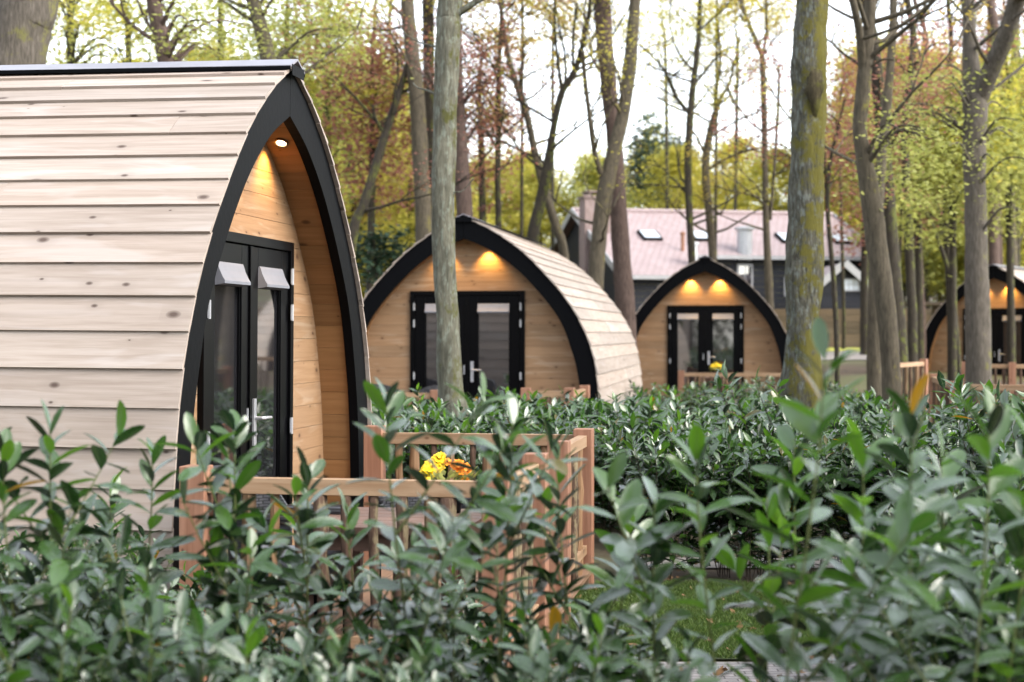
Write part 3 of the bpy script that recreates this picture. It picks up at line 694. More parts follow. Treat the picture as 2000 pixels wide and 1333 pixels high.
def laurel(root, H, nst, spread, seed, hi=True, leafL=.11, low=.3, dens=.035, side=2, young=.25, leanv=(0, 0)):
    """stems + foliage as two meshes under root"""
    rg = random.Random(seed); mb = MB(); pos = []; dr = []; nm = []; Ls = []; rn = []
    def shoot(pts, rad, l0, isyoung, k0=0.0):
        mb.tube(pts, [rad*(1-.65*i/(len(pts)-1)) for i in range(len(pts))], 6 if hi else 4, cap=False)
        seg = [(pts[i+1]-pts[i]).length for i in range(len(pts)-1)]; L_ = sum(seg); s = L_*l0; ang = rg.uniform(0, 6.28)
        while s < L_:
            q = s; i = 0
            while i < len(seg)-1 and q > seg[i]: q -= seg[i]; i += 1
            p = pts[i].lerp(pts[i+1], min(1, q/seg[i])); t = (pts[i+1]-pts[i]).normalized(); f_ = s/L_
            ang += 2.4+rg.uniform(-.35, .35)
            u = t.cross(Vector((math.cos(ang), math.sin(ang), .01))).normalized()
            el = (R(13) + R(30)*f_**3)+R(rg.uniform(-18, 16))
            if f_ > .93: el += R(16)
            d = (u*math.cos(el)+t*math.sin(el)).normalized()
            nn = (t*.6+Vector((rg.uniform(-.55, .55), rg.uniform(-.55, .55), rg.uniform(.2, .8)))).normalized()
            if abs(d.dot(nn)) > .95: nn = Vector((0, 0, 1))-u*.5
            tp = f_ > (.6 if young > .3 else .80)
            pos.append(tuple(p)); dr.append(tuple(d)); nm.append(tuple(nn)); Ls.append(leafL*rg.uniform(.75, 1.18)*(.82 if f_ > .93 else 1))
            if rg.random() < .010: rn.append(.995)
            elif tp and rg.random() < isyoung*2.2: rn.append(rg.uniform(.72, .94))
            else: rn.append(rg.uniform(0, .70) if rg.random() > .1 else rg.uniform(.7, .85))
            s += dens*rg.uniform(.6, 1.3)*(.62 if f_ > .85 else 1)
    for k in range(nst):
        a = rg.uniform(0, 6.28); r0 = .05 if nst > 1 else 0; h = H*(1 if k == 0 else rg.uniform(.68, 1.0)); sp = spread*math.sqrt(rg.random()) if nst > 1 else 0
        b = Vector((r0*math.cos(a), r0*math.sin(a), -.02)); tip = Vector((sp*math.cos(a)+leanv[0], sp*math.sin(a)+leanv[1], h))
        bend = Vector((rg.uniform(-.05, .05), rg.uniform(-.05, .05), 0)); pts = []
        for i in range(9):
            f_ = i/8; p = b.lerp(tip, f_); p.x += (f_*(f_-1))*sp*math.cos(a)*.8; p.y += (f_*(f_-1))*sp*math.sin(a)*.8
            pts.append(p+bend*math.sin(f_*math.pi*1.5))
        shoot(pts, .0055, low, young)
        for q in range(side):
            i = rg.randint(3, 6); a2 = rg.uniform(0, 6.28); ln = h*rg.uniform(.18, .34); d = Vector((math.cos(a2)*.6, math.sin(a2)*.6, .8)).normalized()
            p0 = pts[i]; sh = [p0+d*(ln*j/4)+Vector((0, 0, .05*(j/4)**2)) for j in range(5)]; shoot(sh, .004, .1, young)
    mb.build('stem', M['laurelstem'] if hi else M['laurelwood'], root, smoothf=True)
    leaves_mesh('foliage', pos, dr, nm, Ls, rg.uniform(.34, .39), np.array(rn), M['laurel'], root, hi, curl=np.array([rg.uniform(-.06, .28) for _ in Ls]), fold=.34)
    return root
# --- foreground row: tall individual shoots read off the photo (px, top row, distance, lean)
HERO = [(100, 840, 4.4, 0), (285, 878, 4.7, 0), (462, 842, 4.6, .0), (600, 925, 4.7, 0), (783, 775, 4.2, 0), (990, 825, 4.4, .02), (1118, 885, 4.7, .05),
        (20, 880, 4.3, -.02), (700, 985, 5.0, 0), (418, 1090, 4.6, .03), (880, 1010, 4.8, -.03), (205, 960, 5.2, 0),
        (1290, 975, 4.2, .05), (1385, 875, 4.1, 0), (1572, 702, 3.5, .04), (1668, 880, 3.9, -.04), (1785, 808, 3.6, .03), (1905, 812, 3.5, -.02), (1480, 970, 4.4, -.08), (1980, 870, 3.7, 0), (1210, 1010, 4.7, .04), (1850, 930, 4.4, 0), (1560, 870, 4.6, .02)]
LOOK = ['tall single laurel shoot in the blurred foreground', 'upright laurel shoot']
where = ['before the cabin boards, left part of the photo', 'left of the near corner post of the deck', 'rising before the near cabin door', 'before the near deck railing, below the door', 'tallest before the far deck post, crossing the rail', 'beside the yellow flowers, before the deck corner', 'before the right end of the near deck railing', 'at the far left edge of the photo', 'before the plank table, leaning into the railing', 'just right of the near corner post', 'under the yellow flowers', 'low, between the cabin boards and the near post',
         'with two bright green tip leaves, right of the deck', 'before the dense hedge, left of the mossy trunk', 'tallest, bright leaves against the mossy trunk', 'right of the mossy trunk foot', 'with broad pale tip leaves, right of the mossy trunk', 'with broad bright leaves near the right edge', 'leaning over the lawn', 'at the far right edge of the photo', 'low, over the paving right of the deck', 'low, near the right edge behind the tall shoots', 'behind the tallest shoot before the mossy trunk']
for i, (px, py, Y, ln) in enumerate(HERO):
    p = P(px, py, Y); root = thing('laurel_shrub', 'laurel shoot '+where[i], 'shrub', (p.x-ln, Y, 0), 0, 'tall laurel shoots in the foreground')
    big = px > 1200
    laurel(root, p.z, 1, .0, 100+i, True, leafL=.118 if not big else .135, low=.30 if not big else .40, dens=.026 if not big else .032, side=4 if not big else 1, young=.2 if not big else .36, leanv=(ln, 0))
# --- shared shrub shapes
def protos(hs, hi, **k):
    out = []
    for j, h in enumerate(hs):
        r = thing('laurel_shrub', 'x', 'shrub', (0, 0, -50), 0); laurel(r, h, k.get('nst', 7), k.get('spread', .34), 300+j+int(h*100), hi, leafL=k.get('leafL', .108), low=k.get('low', .22), dens=k.get('dens', .034), side=k.get('side', 2), young=k.get('young', .12)); out.append(r)
    return out
used = set()
def plant(proto, x, y, s, rz, label, group):
    if proto.name in used: o = copy_tree(proto)
    else: used.add(proto.name); o = proto
    o.location = (x, y, gz(x, y)); o.rotation_euler = (0, 0, rz); w_ = s*(1.0 if y < 13 else 1.35); o.scale = (w_, w_, s); tag(o, label, 'shrub', group); return o
rg = random.Random(77)
near = protos([1.08, 1.15, 1.02, 1.12], True, leafL=.110, dens=.031, nst=6, spread=.26)
# left foreground mass
for Y, n, lo, hi_ in ((3.75, 8, 1210, 1300), (4.3, 7, 1150, 1260), (4.9, 7, 1110, 1220), (5.5, 6, 1100, 1190), (6.05, 6, 1080, 1170)):
    for k in range(n):
        px = -60+(1240)*(k+.5)/n+rg.uniform(-25, 25); y = Y+rg.uniform(-.15, .15); x = (px-1000)/F*y
        yt = rg.uniform(lo, hi_)-(70 if px < 330 else 0)
        if 340 < px and Y > 5 and k % 2: continue
        if 315 < px < 440 and Y > 4.5: continue
        if 315 < px < 440: yt += 60
        plant(rg.choice(near), x, y, (1.6-(yt-650)*y/F)/1.1, rg.uniform(0, 6.28), 'bushy laurel in the blurred foreground row before the near cabin deck', 'foreground laurels before the near deck')
# left, against the cabin side
for k in range(8):
    plant(rg.choice(near), -2.5+k*.16+rg.uniform(-.05, .05), 6.6+rg.uniform(-.2, .2), rg.uniform(.68, .8), rg.uniform(0, 6), 'bushy laurel against the boarded side of the near cabin', 'laurels along the side of the near cabin')
# right foreground: sparser, so that the lawn shows between the stems
for (px, Y, yt) in ((1215, 3.9, 1240), (1330, 3.7, 1300), (1200, 4.9, 1150), (1760, 4.4, 1010), (1830, 4.0, 1040), (1920, 3.9, 1030), (2010, 4.3, 980), (1880, 5.0, 960), (1790, 5.3, 985), (1970, 5.3, 930), (1750, 3.9, 1170), (2040, 4.0, 1000), (1950, 6.2, 900), (1850, 6.5, 920), (1760, 6.4, 985), (2040, 6.4, 880), (1900, 7.2, 880), (1990, 7.3, 860), (1820, 7.3, 905)):
    x = (px-1000)/F*Y; plant(rg.choice(near), x, Y, (1.6-(yt-650)*Y/F)/1.1, rg.uniform(0, 6), 'bushy laurel in the blurred foreground right of the deck, before the lawn', 'foreground laurels before the lawn')
# --- mid-ground hedge
mid = protos([1.22, 1.30, 1.16, 1.26, 1.34], False, nst=8, spread=.42, leafL=.15, low=.14, dens=.036, side=3, young=.22)
def blocked(x, y):
    for o, z, fr, ext in ((O1, Z1, 1.6, 6.2), (O2, Z2, 1.5, 7.2), (O3, Z3, 1.5, 5.9), ((10.83, 36.0), -R(34), 1.5, 5.8)):
        dx, dy = x-o[0], y-o[1]; lx = dx*math.cos(z)+dy*math.sin(z); ly = -dx*math.sin(z)+dy*math.cos(z)
        if -fr-.25 < ly < ext and abs(lx) < 2.0: return True
    return False
cnt = 0
y = 10.15
while y < 28:
    st = .52 if y < 13 else .74 if y < 18 else 1.05
    xr = .36*y+.4
    x = .85 if y < 12 else .9
    while x < xr:
        X = x+rg.uniform(-.16, .16); Y = y+rg.uniform(-.16, .16)
        onpath = 10.5 < Y < 11.4
        inlawn = X < 2.35 and Y < 10.2
        if not blocked(X, Y) and not onpath and not inlawn and not (abs(X-(570*16/F)) < .3 and abs(Y-16) < .4) and X/Y < .35:
            d = 'front' if Y < 12.5 else 'middle' if Y < 18 else 'far'
            plant(rg.choice(mid), X, Y, (rg.uniform(.60, .88) if rg.random() > .13 or Y > 13.5 or X/Y > .22 else 1.02)*(.78 if X/Y > .22 and Y > 13 else 1)*(1 if Y < 14 else .88 if Y < 19 else .76), rg.uniform(0, 6.28), {'front': 'glossy laurel in the front of the hedge just beyond the lawn', 'middle': 'glossy laurel in the middle of the hedge right of the second cabin', 'far': 'distant laurel at the back of the hedge before the far cabins'}[d], 'laurels at the %s of the long hedge' % d); cnt += 1
        x += st
    y += st*.95
for k in range(13):
    plant(rg.choice(mid), .95+k*.235+rg.uniform(-.08, .08), 10.42+rg.uniform(-.12, .14), rg.uniform(.74, .84), rg.uniform(0, 6.28), 'glossy laurel in the front of the hedge just beyond the lawn', 'laurels at the front of the long hedge')
# right part near side of the lawn
for k in range(16):
    X = rg.uniform(2.75, 3.5); Y = rg.uniform(7.2, 10); 
    if X/Y < .36: plant(rg.choice(mid), X, Y, rg.uniform(.85, 1.0), rg.uniform(0, 6), 'glossy laurel at the right border of the lawn', 'laurels right of the lawn')
# between the near deck and the second cabin
for k in range(46):
    Y = rg.uniform(11.2, 16.5); X = rg.uniform(-.11*Y, .085*Y)
    z_ = rg.uniform(.66, .84) if Y < 13 else rg.uniform(.66, .80)
    plant(rg.choice(mid), X, Y, z_, rg.uniform(0, 6), 'laurel in the low hedge between the near deck and the second cabin', 'laurels between the first two cabins')
print('hedge', cnt)

# ------------------------------------------------------------------ trees
def cloud(n, cl, size, seed, flat=.3, per=26, sig=.45):
    """leaf quads around clump centres cl (k,3)"""
    r = np.random.default_rng(seed); cl = np.asarray(cl); n = int(n)
    ci = r.integers(0, len(cl), n); sg = np.array([sig, sig, sig*flat])
    tilt = r.normal(0, .25, (len(cl), 2))
    off = r.normal(0, 1, (n, 3))*sg; off[:, 2] += off[:, 0]*tilt[ci, 0]+off[:, 1]*tilt[ci, 1]
    c = cl[ci]+off
    a = r.uniform(0, 2*np.pi, n); nz = np.stack([r.normal(0, .5, n), r.normal(0, .5, n), np.ones(n)], 1); nz /= np.linalg.norm(nz, axis=1, keepdims=True)
    u = np.stack([np.cos(a), np.sin(a), np.zeros(n)], 1); u -= nz*np.sum(u*nz, 1, keepdims=True); u /= np.linalg.norm(u, axis=1, keepdims=True); w = np.cross(nz, u)
    s = size*r.uniform(.6, 1.3, n)[:, None]
    v = np.stack([c-u*s*.5, c+w*s*.3-nz*s*.05, c+u*s*.5, c-w*s*.3-nz*s*.05], 1).reshape(-1, 3)
    rn = np.clip(r.random(len(cl))[ci]*.6+r.random(n)*.4, 0, 1)
    return v, np.arange(4*n).reshape(n, 4), rn
def tree(name, label, Y, trunk, bk, limbs=(), crowns=(), twigs=0, leaf='leaf_yellow', lsize=.07, seg=14, jit=.1, leafn=14, group=None, twiglen=1.8, zmin=3.0, stub=None):
    """trunk: [(px, py, width_px)...] from bottom to top at distance Y; crowns: (px, py, rx_px, ry_px, leaves, mat, depth_m)"""
    rgt = random.Random(hash(label) % 1000 if False else sum(map(ord, label)))
    s = F/Y
    g = gz((trunk[0][0]-1000)/s, Y)
    pts = [(*P(px, py, Y), w/s/2) for px, py, w in trunk]
    b = list(pts[0]); d0 = pts[0]
    if b[2] > g+.05:
        d = (pts[1][0]-pts[0][0])/(pts[1][2]-pts[0][2])*.3; dz = b[2]-g
        pts = [(b[0]-d*dz, b[1], g-.08, b[3]*1.45), (b[0]-d*dz*.85, b[1], g+dz*.15 if dz < 3 else g+.35, b[3]*1.12)]+pts
    if trunk[-1][1] <= 15:   # goes on above the frame
        e = pts[-1]; q = pts[-2]; dx = (e[0]-q[0])/(e[2]-q[2]+1e-6)
        for k in range(1, 4): pts.append((e[0]+dx*k*1.2+rgt.uniform(-.15, .15), e[1]+rgt.uniform(-.2, .2), e[2]+k*1.6, e[3]*(1-.22*k)))
    root = thing(name, label, 'tree', (pts[0][0], pts[0][1], g), 0, group); O = Vector((pts[0][0], pts[0][1], g))
    for i in range(2, len(pts)): pts[i] = (pts[i][0], pts[i][1]+.02*rgt.uniform(-1, 1)*Y*.05, pts[i][2], pts[i][3])
    c = catmull(pts, 8 if Y > 20 else 16)
    mb = MB(); mb.tube([Vector(p[:3])-O for p in c], [max(.008, p[3]) for p in c], seg, jit=jit, jf=2.0, seed=rgt.uniform(0, 50)); 
    lines = [c]
    for lb in limbs:
        q = [(*P(px, py, Y), w/s/2) for px, py, w in lb]
        if lb[-1][1] <= 15:
            e = q[-1]; q2 = q[-2]; dx = (e[0]-q2[0])/(abs(e[2]-q2[2])+1e-3); q.append((e[0]+dx*.9, e[1]+rgt.uniform(-.6, .6), e[2]+1.2, e[3]*.6))
        yo = rgt.uniform(-.35, .35)
        for i in range(1, len(q)): q[i] = (q[i][0], q[i][1]+yo*i, q[i][2]*(1), q[i][3])
        cl_ = catmull(q, 7); mb.tube([Vector(p[:3])-O for p in cl_], [max(.006, p[3]) for p in cl_], 8, jit=jit, jf=2.0, seed=rgt.uniform(0, 50)); lines.append(cl_)
    mb.build('trunk', M[bk], root, smoothf=True)
    # twigs
    cen = []; br = MB()
    allp = np.concatenate([l[:, :4] for l in lines])
    hi_ = allp[allp[:, 2] > zmin]
    def twig(p, d, L_, r, lv):
        q = [p]; dd = d.copy()
        for k in range(5):
            dd = (dd+Vector((rgt.uniform(-.3, .3), rgt.uniform(-.3, .3), rgt.uniform(-.12, .22)))).normalized(); q.append(q[-1]+dd*L_/5)
        br.tube([x-O for x in q], [r*(1-.16*k) for k in range(6)], 5 if lv == 0 else 4, cap=False)
        if lv < 2:
            for k in range(3 if lv == 0 else 2):
                i = rgt.randint(2, 5); a = rgt.uniform(-1, 1); d2 = (dd+Vector((rgt.uniform(-1, 1), rgt.uniform(-1, 1), rgt.uniform(-.3, .6)))).normalized(); twig(q[i], d2, L_*.55, r*.5, lv+1)
        if lv > 0: cen.append(tuple(q[-1]-O)); cen.append(tuple(q[3]-O))
    for k in range(twigs if len(hi_) else 0):
        p = hi_[rgt.randrange(len(hi_))]; a = rgt.uniform(0, 6.28)
        twig(Vector(p[:3]), Vector((math.cos(a), math.sin(a)*.8, rgt.uniform(.1, .9))).normalized(), twiglen*rgt.uniform(.6, 1.2), min(.035, float(p[3])*.5), 0)
    V = []; Fc = []; Rn = []; nv = 0
    if cen and leafn:
        v, f, rn = cloud(len(cen)*leafn, cen, lsize, 3+int(Y), flat=.6, sig=.16); V.append((v, f, rn, leaf))
    for ci, cr in enumerate(crowns):
        px, py, rx, ry, n, mat, dep = cr; C = P(px, py, Y); cc_ = []
        K = max(6, int(n/55))
        for k in range(K):
            while True:
                q = (rgt.uniform(-1, 1), rgt.uniform(-1, 1), rgt.uniform(-1, 1))
                if q[0]**2+q[1]**2+q[2]**2 < 1: break
            cc_.append((C.x+q[0]*rx/s-O.x, C.y+q[1]*dep-O.y, C.z+q[2]*ry/s-O.z))
        v, f, rn = cloud(n, cc_, lsize, 11+ci+int(px), flat=.28, sig=.34); V.append((v, f, rn, mat))
        for k in range(min(9, K)):   # boughs that carry the clumps
            e = Vector(cc_[k*K//min(9, K)])+O; i = min(range(len(allp)), key=lambda j: abs(allp[j][2]-(e.z-.35*(Vector((allp[j][0], allp[j][1]))-e.xy).length)))
            p = Vector(allp[i][:3]); m_ = p.lerp(e, .5)+Vector((0, 0, .25))
            cl_ = catmull([tuple(p), tuple(m_), tuple(e)], 5); r0 = min(.03, float(allp[i][3])*.5); br.tube([Vector(x)-O for x in cl_], [r0*(1-.85*j/10) for j in range(11)], 5, cap=False)
    if br.v: br.build('branches', M['bark_dark'] if 'dark' in bk else M[bk], root, smoothf=True)
    for mat in sorted(set(x[3] for x in V)):
        vs = [x for x in V if x[3] == mat]; off = 0; fs = []
        for x in vs: fs.append(x[1]+off); off += len(x[0])
        npmesh('crown', np.concatenate([x[0] for x in vs]), np.concatenate(fs), np.concatenate([x[2] for x in vs]), None, M[mat], root, smoothf=False)
    return root
YL, GR, CO, OL, OR = 'leaf_yellow', 'leaf_green', 'leaf_copper', 'leaf_olive', 'leaf_orange'
# the two sharp trunks
tree('tree', 'slim grey lichen covered trunk standing before the second cabin', 14.0, [(886, 815, 58), (880, 760, 48), (874, 650, 44), (869, 540, 42), (866, 430, 43), (866, 330, 45), (868, 260, 46), (872, 150, 45), (876, 60, 47), (880, -10, 48)], 'bark_grey',
     limbs=[[(856, 188, 5), (835, 172, 4), (812, 160, 3), (800, 145, 2)], [(862, 372, 3), (900, 375, 2), (925, 350, 1.5)], [(852, 92, 4), (820, 80, 3), (790, 60, 2), (772, 25, 2)]], twigs=3, seg=28, leafn=2, zmin=4.2, twiglen=1.2, jit=.16)
tree('tree', 'thick straight mossy trunk right of the small distant cabin', 16.0, [(1567, 760, 80), (1567, 700, 70), (1568, 600, 68), (1570, 500, 68), (1573, 400, 66), (1577, 300, 64), (1580, 200, 64), (1580, 140, 70), (1582, 60, 64), (1586, -10, 62)], 'bark_moss', twigs=3, seg=32, leafn=2, zmin=4.6, jit=.18)
_t = [o for o in bpy.data.objects if o.get('label', '').startswith('thick straight mossy')][0]
_c = P(1586, 172, 16.0); _mb = MB(); _pts = []; 
for i in range(11):
    f_ = i/10; _pts.append(Vector((_c.x-_t.location.x, _c.y-_t.location.y-.10-.03*math.sin(f_*math.pi), _c.z+.26-.62*f_-_t.location.z)))
_mb.tube(_pts, [.005+.105*math.sin(min(1, f/10*1.9)*math.pi/2)*(1-(f/10)**2.2)+.004 for f in range(11)], 14, jit=.5, jf=7); _mb.build('burl', M['bark_burl'], _t, smoothf=True)
# right side
tree('tree', 'grey trunk forking near the top before the right edge cabin', 24.0, [(1911, 700, 50), (1908, 560, 46), (1905, 420, 42), (1904, 300, 44), (1903, 200, 50), (1897, 130, 34), (1893, 60, 26), (1890, -5, 24)], 'bark_pale',
     limbs=[[(1908, 200, 40), (1925, 140, 38), (1942, 80, 36), (1950, 20, 34), (1945, -5, 34)]], twigs=9, seg=20, leafn=5, crowns=[(1960, 330, 60, 150, 900, GR, 1.5), (1800, 230, 80, 90, 900, GR, 1.2)])
tree('tree', 'S curved brown trunk forking at the top right of the mossy trunk', 19.0, [(1740, 730, 36), (1730, 600, 38), (1716, 500, 40), (1703, 400, 40), (1690, 320, 34), (1680, 250, 28), (1687, 160, 28), (1695, 70, 24), (1700, -5, 22)], 'bark_tan',
     limbs=[[(1686, 150, 18), (1672, 70, 16), (1650, 0, 14)], [(1688, 60, 12), (1710, 20, 10), (1725, -5, 9)], [(1690, 140, 6), (1715, 122, 5), (1735, 125, 4)]], twigs=10, seg=18, leafn=6, leaf=OR, crowns=[(1790, 270, 90, 120, 1100, GR, 1.5)])
tree('tree', 'dark straight trunk close behind the S curved trunk', 27.0, [(1755, 680, 34), (1742, 500, 30), (1730, 350, 28), (1718, 200, 26), (1705, 80, 22), (1690, -5, 20)], 'bark_dark', twigs=10, leaf=CO, leafn=20, crowns=[(1700, 250, 90, 180, 2400, CO, 2)])
tree('tree', 'broad grey brown trunk directly left of the S curved trunk', 22.0, [(1708, 690, 30), (1709, 600, 28), (1712, 500, 26), (1716, 380, 22), (1728, 250, 20), (1740, 120, 16), (1745, -5, 14)], 'bark_tan', twigs=4, leafn=6)
for k, (px, w, lab, lf) in enumerate(((1775, 18, 'dark thin trunk right of the S curved trunk', CO), (1850, 12, 'slender dark trunk left of the forked grey trunk', OL), (1795, 12, 'pinkish pine trunk between the curved and forked trunks', CO), (1940, 22, 'reddish trunk just right of the forked grey trunk', GR), (1975, 20, 'dark leaning trunk at the right edge', OL))):
    tree('tree', lab, 30+k*3.1, [(px+6, 620, w*1.1), (px, 450, w), (px+rg.uniform(-10, 10), 250, w*.9), (px+rg.uniform(-14, 14), 80, w*.75), (px+rg.uniform(-14, 14), -5, w*.7)], ['bark_dark', 'bark_dark', 'bark_pine', 'bark_pine', 'bark_tan'][k], twigs=9, leaf=lf, leafn=18, crowns=[(px+rg.uniform(-30, 30), 150+k*50, 80, 130, 2200, lf, 2.5)], twiglen=2.5)
tree('tree', 'young thin Y shaped tree between the house roof and S curved trunk', 28.0, [(1634, 660, 10), (1628, 540, 10), (1618, 430, 9), (1616, 360, 9), (1625, 300, 7), (1640, 240, 6), (1650, 190, 5)], 'bark_dark', limbs=[[(1617, 370, 6), (1605, 320, 5), (1598, 260, 4)]], twigs=10, leafn=16, leaf=CO, zmin=3.4, twiglen=1.6)
tree('tree', 'young thin V forked tree left of the right edge cabin', 33.0, [(1862, 570, 10), (1850, 520, 9), (1825, 450, 7), (1805, 400, 6), (1795, 340, 5)], 'bark_dark', limbs=[[(1858, 545, 8), (1852, 470, 7), (1838, 380, 6)]], twigs=8, leafn=16, leaf=GR, zmin=3.4)
# centre
tree('tree', 'reddish pine trunk of the tall pair before the house chimney', 29.5, [(1222, 620, 40), (1214, 500, 36), (1208, 400, 34), (1202, 300, 30), (1192, 200, 30), (1182, 100, 32), (1176, -5, 34)], 'bark_pine', twigs=5, leafn=4, seg=16)
tree('tree', 'smooth olive trunk crossing the reddish pine before the house', 28.8, [(1163, 560, 32), (1172, 450, 30), (1183, 370, 32), (1200, 290, 28), (1216, 230, 26), (1228, 150, 26), (1236, 60, 24), (1240, -5, 22)], 'bark_tan', limbs=[[(1178, 350, 14), (1160, 300, 10), (1148, 230, 9), (1138, 160, 8), (1133, 120, 7)]], twigs=8, leafn=5)
tree('tree', 'dark straight trunk over the roof with a big left fork', 39.0, [(1352, 520, 15), (1347, 430, 14), (1344, 330, 15), (1348, 230, 14), (1355, 160, 12), (1364, 80, 10), (1368, -5, 9)], 'bark_dark',
     limbs=[[(1346, 222, 9), (1325, 190, 8), (1312, 150, 7), (1290, 110, 5), (1255, 72, 4)], [(1356, 165, 6), (1385, 130, 5), (1410, 100, 4), (1440, 85, 3)]], twigs=24, leafn=12, zmin=4.2, twiglen=2.2)
tree('tree', 'brown forked trunk over the roof right of the dark straight one', 40.0, [(1392, 510, 16), (1386, 430, 15), (1378, 330, 16), (1385, 270, 15), (1398, 220, 14)], 'bark_tan',
     limbs=[[(1398, 224, 9), (1410, 190, 8), (1428, 160, 6), (1440, 120, 5), (1455, 60, 4)], [(1398, 222, 9), (1396, 180, 7), (1402, 130, 5), (1395, 60, 4)], [(1384, 330, 7), (1420, 310, 6), (1460, 295, 5), (1490, 290, 3)], [(1376, 300, 6), (1360, 265, 5), (1340, 240, 4)]], twigs=26, leafn=12, zmin=4.0, twiglen=2.0)
tree('tree', 'slim grey trunk left of the mossy trunk forking high up', 39.5, [(1503, 580, 16), (1497, 450, 14), (1495, 330, 12), (1492, 220, 12), (1489, 120, 12), (1482, 95, 10), (1465, 50, 8), (1448, 0, 7)], 'bark_tan', limbs=[[(1489, 110, 7), (1500, 60, 6), (1502, 0, 5)], [(1504, 430, 7), (1512, 330, 6), (1520, 200, 6), (1521, 130, 5)]], twigs=22, leafn=12, leaf=OR, zmin=4.0)
tree('tree', 'leaning forked dark trunk left of the chimney', 30.0, [(1040, 480, 24), (1055, 400, 22), (1066, 345, 22), (1075, 290, 16), (1083, 240, 13), (1098, 180, 13), (1122, 140, 12), (1140, 80, 8), (1152, 10, 7)], 'bark_dark', limbs=[[(1098, 180, 8), (1092, 130, 6), (1086, 60, 5), (1085, 0, 4)], [(1120, 140, 6), (1118, 80, 5), (1125, 20, 4)], [(1124, 140, 6), (1148, 122, 5), (1175, 110, 4)]], twigs=24, leafn=12, zmin=4.5, twiglen=2.0)
tree('tree', 'brown trunk leaning left that crosses the dark forked one', 31.0, [(1104, 510, 18), (1085, 440, 18), (1062, 365, 17), (1045, 300, 14), (1030, 230, 13), (1010, 170, 12), (995, 120, 10), (985, 60, 8), (975, 0, 7)], 'bark_tan', twigs=18, leaf=OR, leafn=16, zmin=4.5)
tree('tree', 'thin straight dark trunk between the two nearer trunk groups', 32.0, [(974, 450, 13), (972, 350, 11), (974, 240, 11), (975, 130, 9), (980, 0, 7)], 'bark_dark', twigs=16, leaf=CO, leafn=16, zmin=4.8, crowns=[(960, 220, 60, 110, 900, CO, 1.5)])
tree('tree', 'reddish trunk just right of the grey lichen covered trunk', 29.5, [(908, 440, 34), (902, 340, 31), (897, 240, 26), (892, 150, 24), (888, -5, 22)], 'bark_pine', twigs=5, leaf=CO, leafn=8, zmin=4.8, crowns=[(945, 200, 50, 70, 600, CO, 1.0)])
tree('tree', 'smooth tan trunk just left of the grey lichen covered trunk', 29.0, [(828, 460, 34), (822, 330, 32), (815, 200, 30), (803, 80, 28), (795, -5, 26)], 'bark_tan', twigs=7, leafn=10, zmin=5.0)
tree('tree', 'dark trunk hidden between the tan and grey trunks', 30.5, [(845, 470, 22), (840, 340, 22), (838, 200, 22), (836, -5, 22)], 'bark_dark', twigs=5, leafn=10, zmin=5.0)
tree('tree', 'dark slanting trunk left of the tan trunk', 29.0, [(688, 470, 20), (710, 400, 19), (735, 320, 18), (760, 240, 16), (783, 170, 13), (800, 110, 10)], 'bark_dark', limbs=[[(752, 265, 7), (735, 235, 6), (730, 210, 4)], [(778, 185, 7), (800, 170, 6), (822, 165, 4)]], twigs=12, leaf=CO, leafn=16, zmin=3.8)
# left, behind the near cabin
tree('tree', 'huge grey brown trunk in the top left corner', 17.5, [(10, 240, 120), (28, 118, 116), (45, 50, 112), (58, -10, 110)], 'bark_pale', twigs=3, seg=28, leafn=6, zmin=4.6)
tree('tree', 'dark brown trunk above the near cabin ridge', 21.0, [(335, 230, 32), (322, 112, 31), (312, 60, 30), (300, -5, 28)], 'bark_pine', twigs=8, leaf=GR, leafn=16, zmin=4.8, crowns=[(420, 60, 110, 60, 1300, GR, 1.6)])
tree('tree', 'grey leaning trunk above the near cabin ridge end', 23.0, [(545, 250, 32), (522, 110, 30), (508, 50, 28), (492, -5, 26)], 'bark_tan', twigs=8, leaf=GR, leafn=16, zmin=4.8, crowns=[(600, 60, 110, 90, 1800, GR, 2.0)])
tree('tree', 'thin dark trunk right of the huge top left trunk', 27.0, [(142, 250, 18), (139, 110, 16), (138, 30, 14), (140, -5, 13)], 'bark_dark', twigs=8, leaf=GR, leafn=18, zmin=4.5, crowns=[(190, 60, 110, 60, 1500, YL, 2.0)])

# leafy trees behind, each one its own
def leafy(px, Y, top, rx, ry, n, mat, lab, w=16, bk='bark_dark', cy=None, ls=.09, mat2=None):
    n = int(n*1.25); ls *= 1.3
    cy = cy if cy is not None else top+ry
    cr = [(px, cy, rx, ry, n, mat, rx/F*Y*.8)]
    if mat2: cr.append((px+rx*.3, cy-ry*.2, rx*.8, ry*.7, n//3, mat2, rx/F*Y*.6))
    s = F/Y
    tree('leafy_tree', lab, Y, [(px+rg.uniform(-8, 8), 600, w), (px, cy+ry*.3, w*.8), (px+rg.uniform(-10, 10), cy-ry*.3, w*.5), (px+rg.uniform(-10, 10), cy-ry*.7, w*.25)], bk, crowns=cr, lsize=ls, twigs=0, seg=8)
leafy(640, 35, -60, 120, 230, 5200, GR, 'fresh green tree right of the near cabin arch, top half', mat2=YL)
leafy(728, 32, 10, 95, 200, 3000, CO, 'copper leaved tree behind the dark slanting trunk', mat2=YL)
leafy(690, 42, 250, 110, 130, 4200, YL, 'yellow green low tree between near arch and second cabin', mat2=CO)
leafy(800, 46, 180, 90, 170, 4200, YL, 'yellow green tree behind the tan trunk', mat2=CO)
leafy(560, 36, -80, 120, 150, 3000, GR, 'light green tree above the near cabin peak', mat2=YL)
leafy(250, 34, -120, 160, 160, 2200, GR, 'light green tree above the near cabin roof, left of the dark brown trunk', mat2=YL)
leafy(60, 36, -120, 150, 170, 2200, GR, 'light green tree behind the huge top left trunk', mat2=OR)
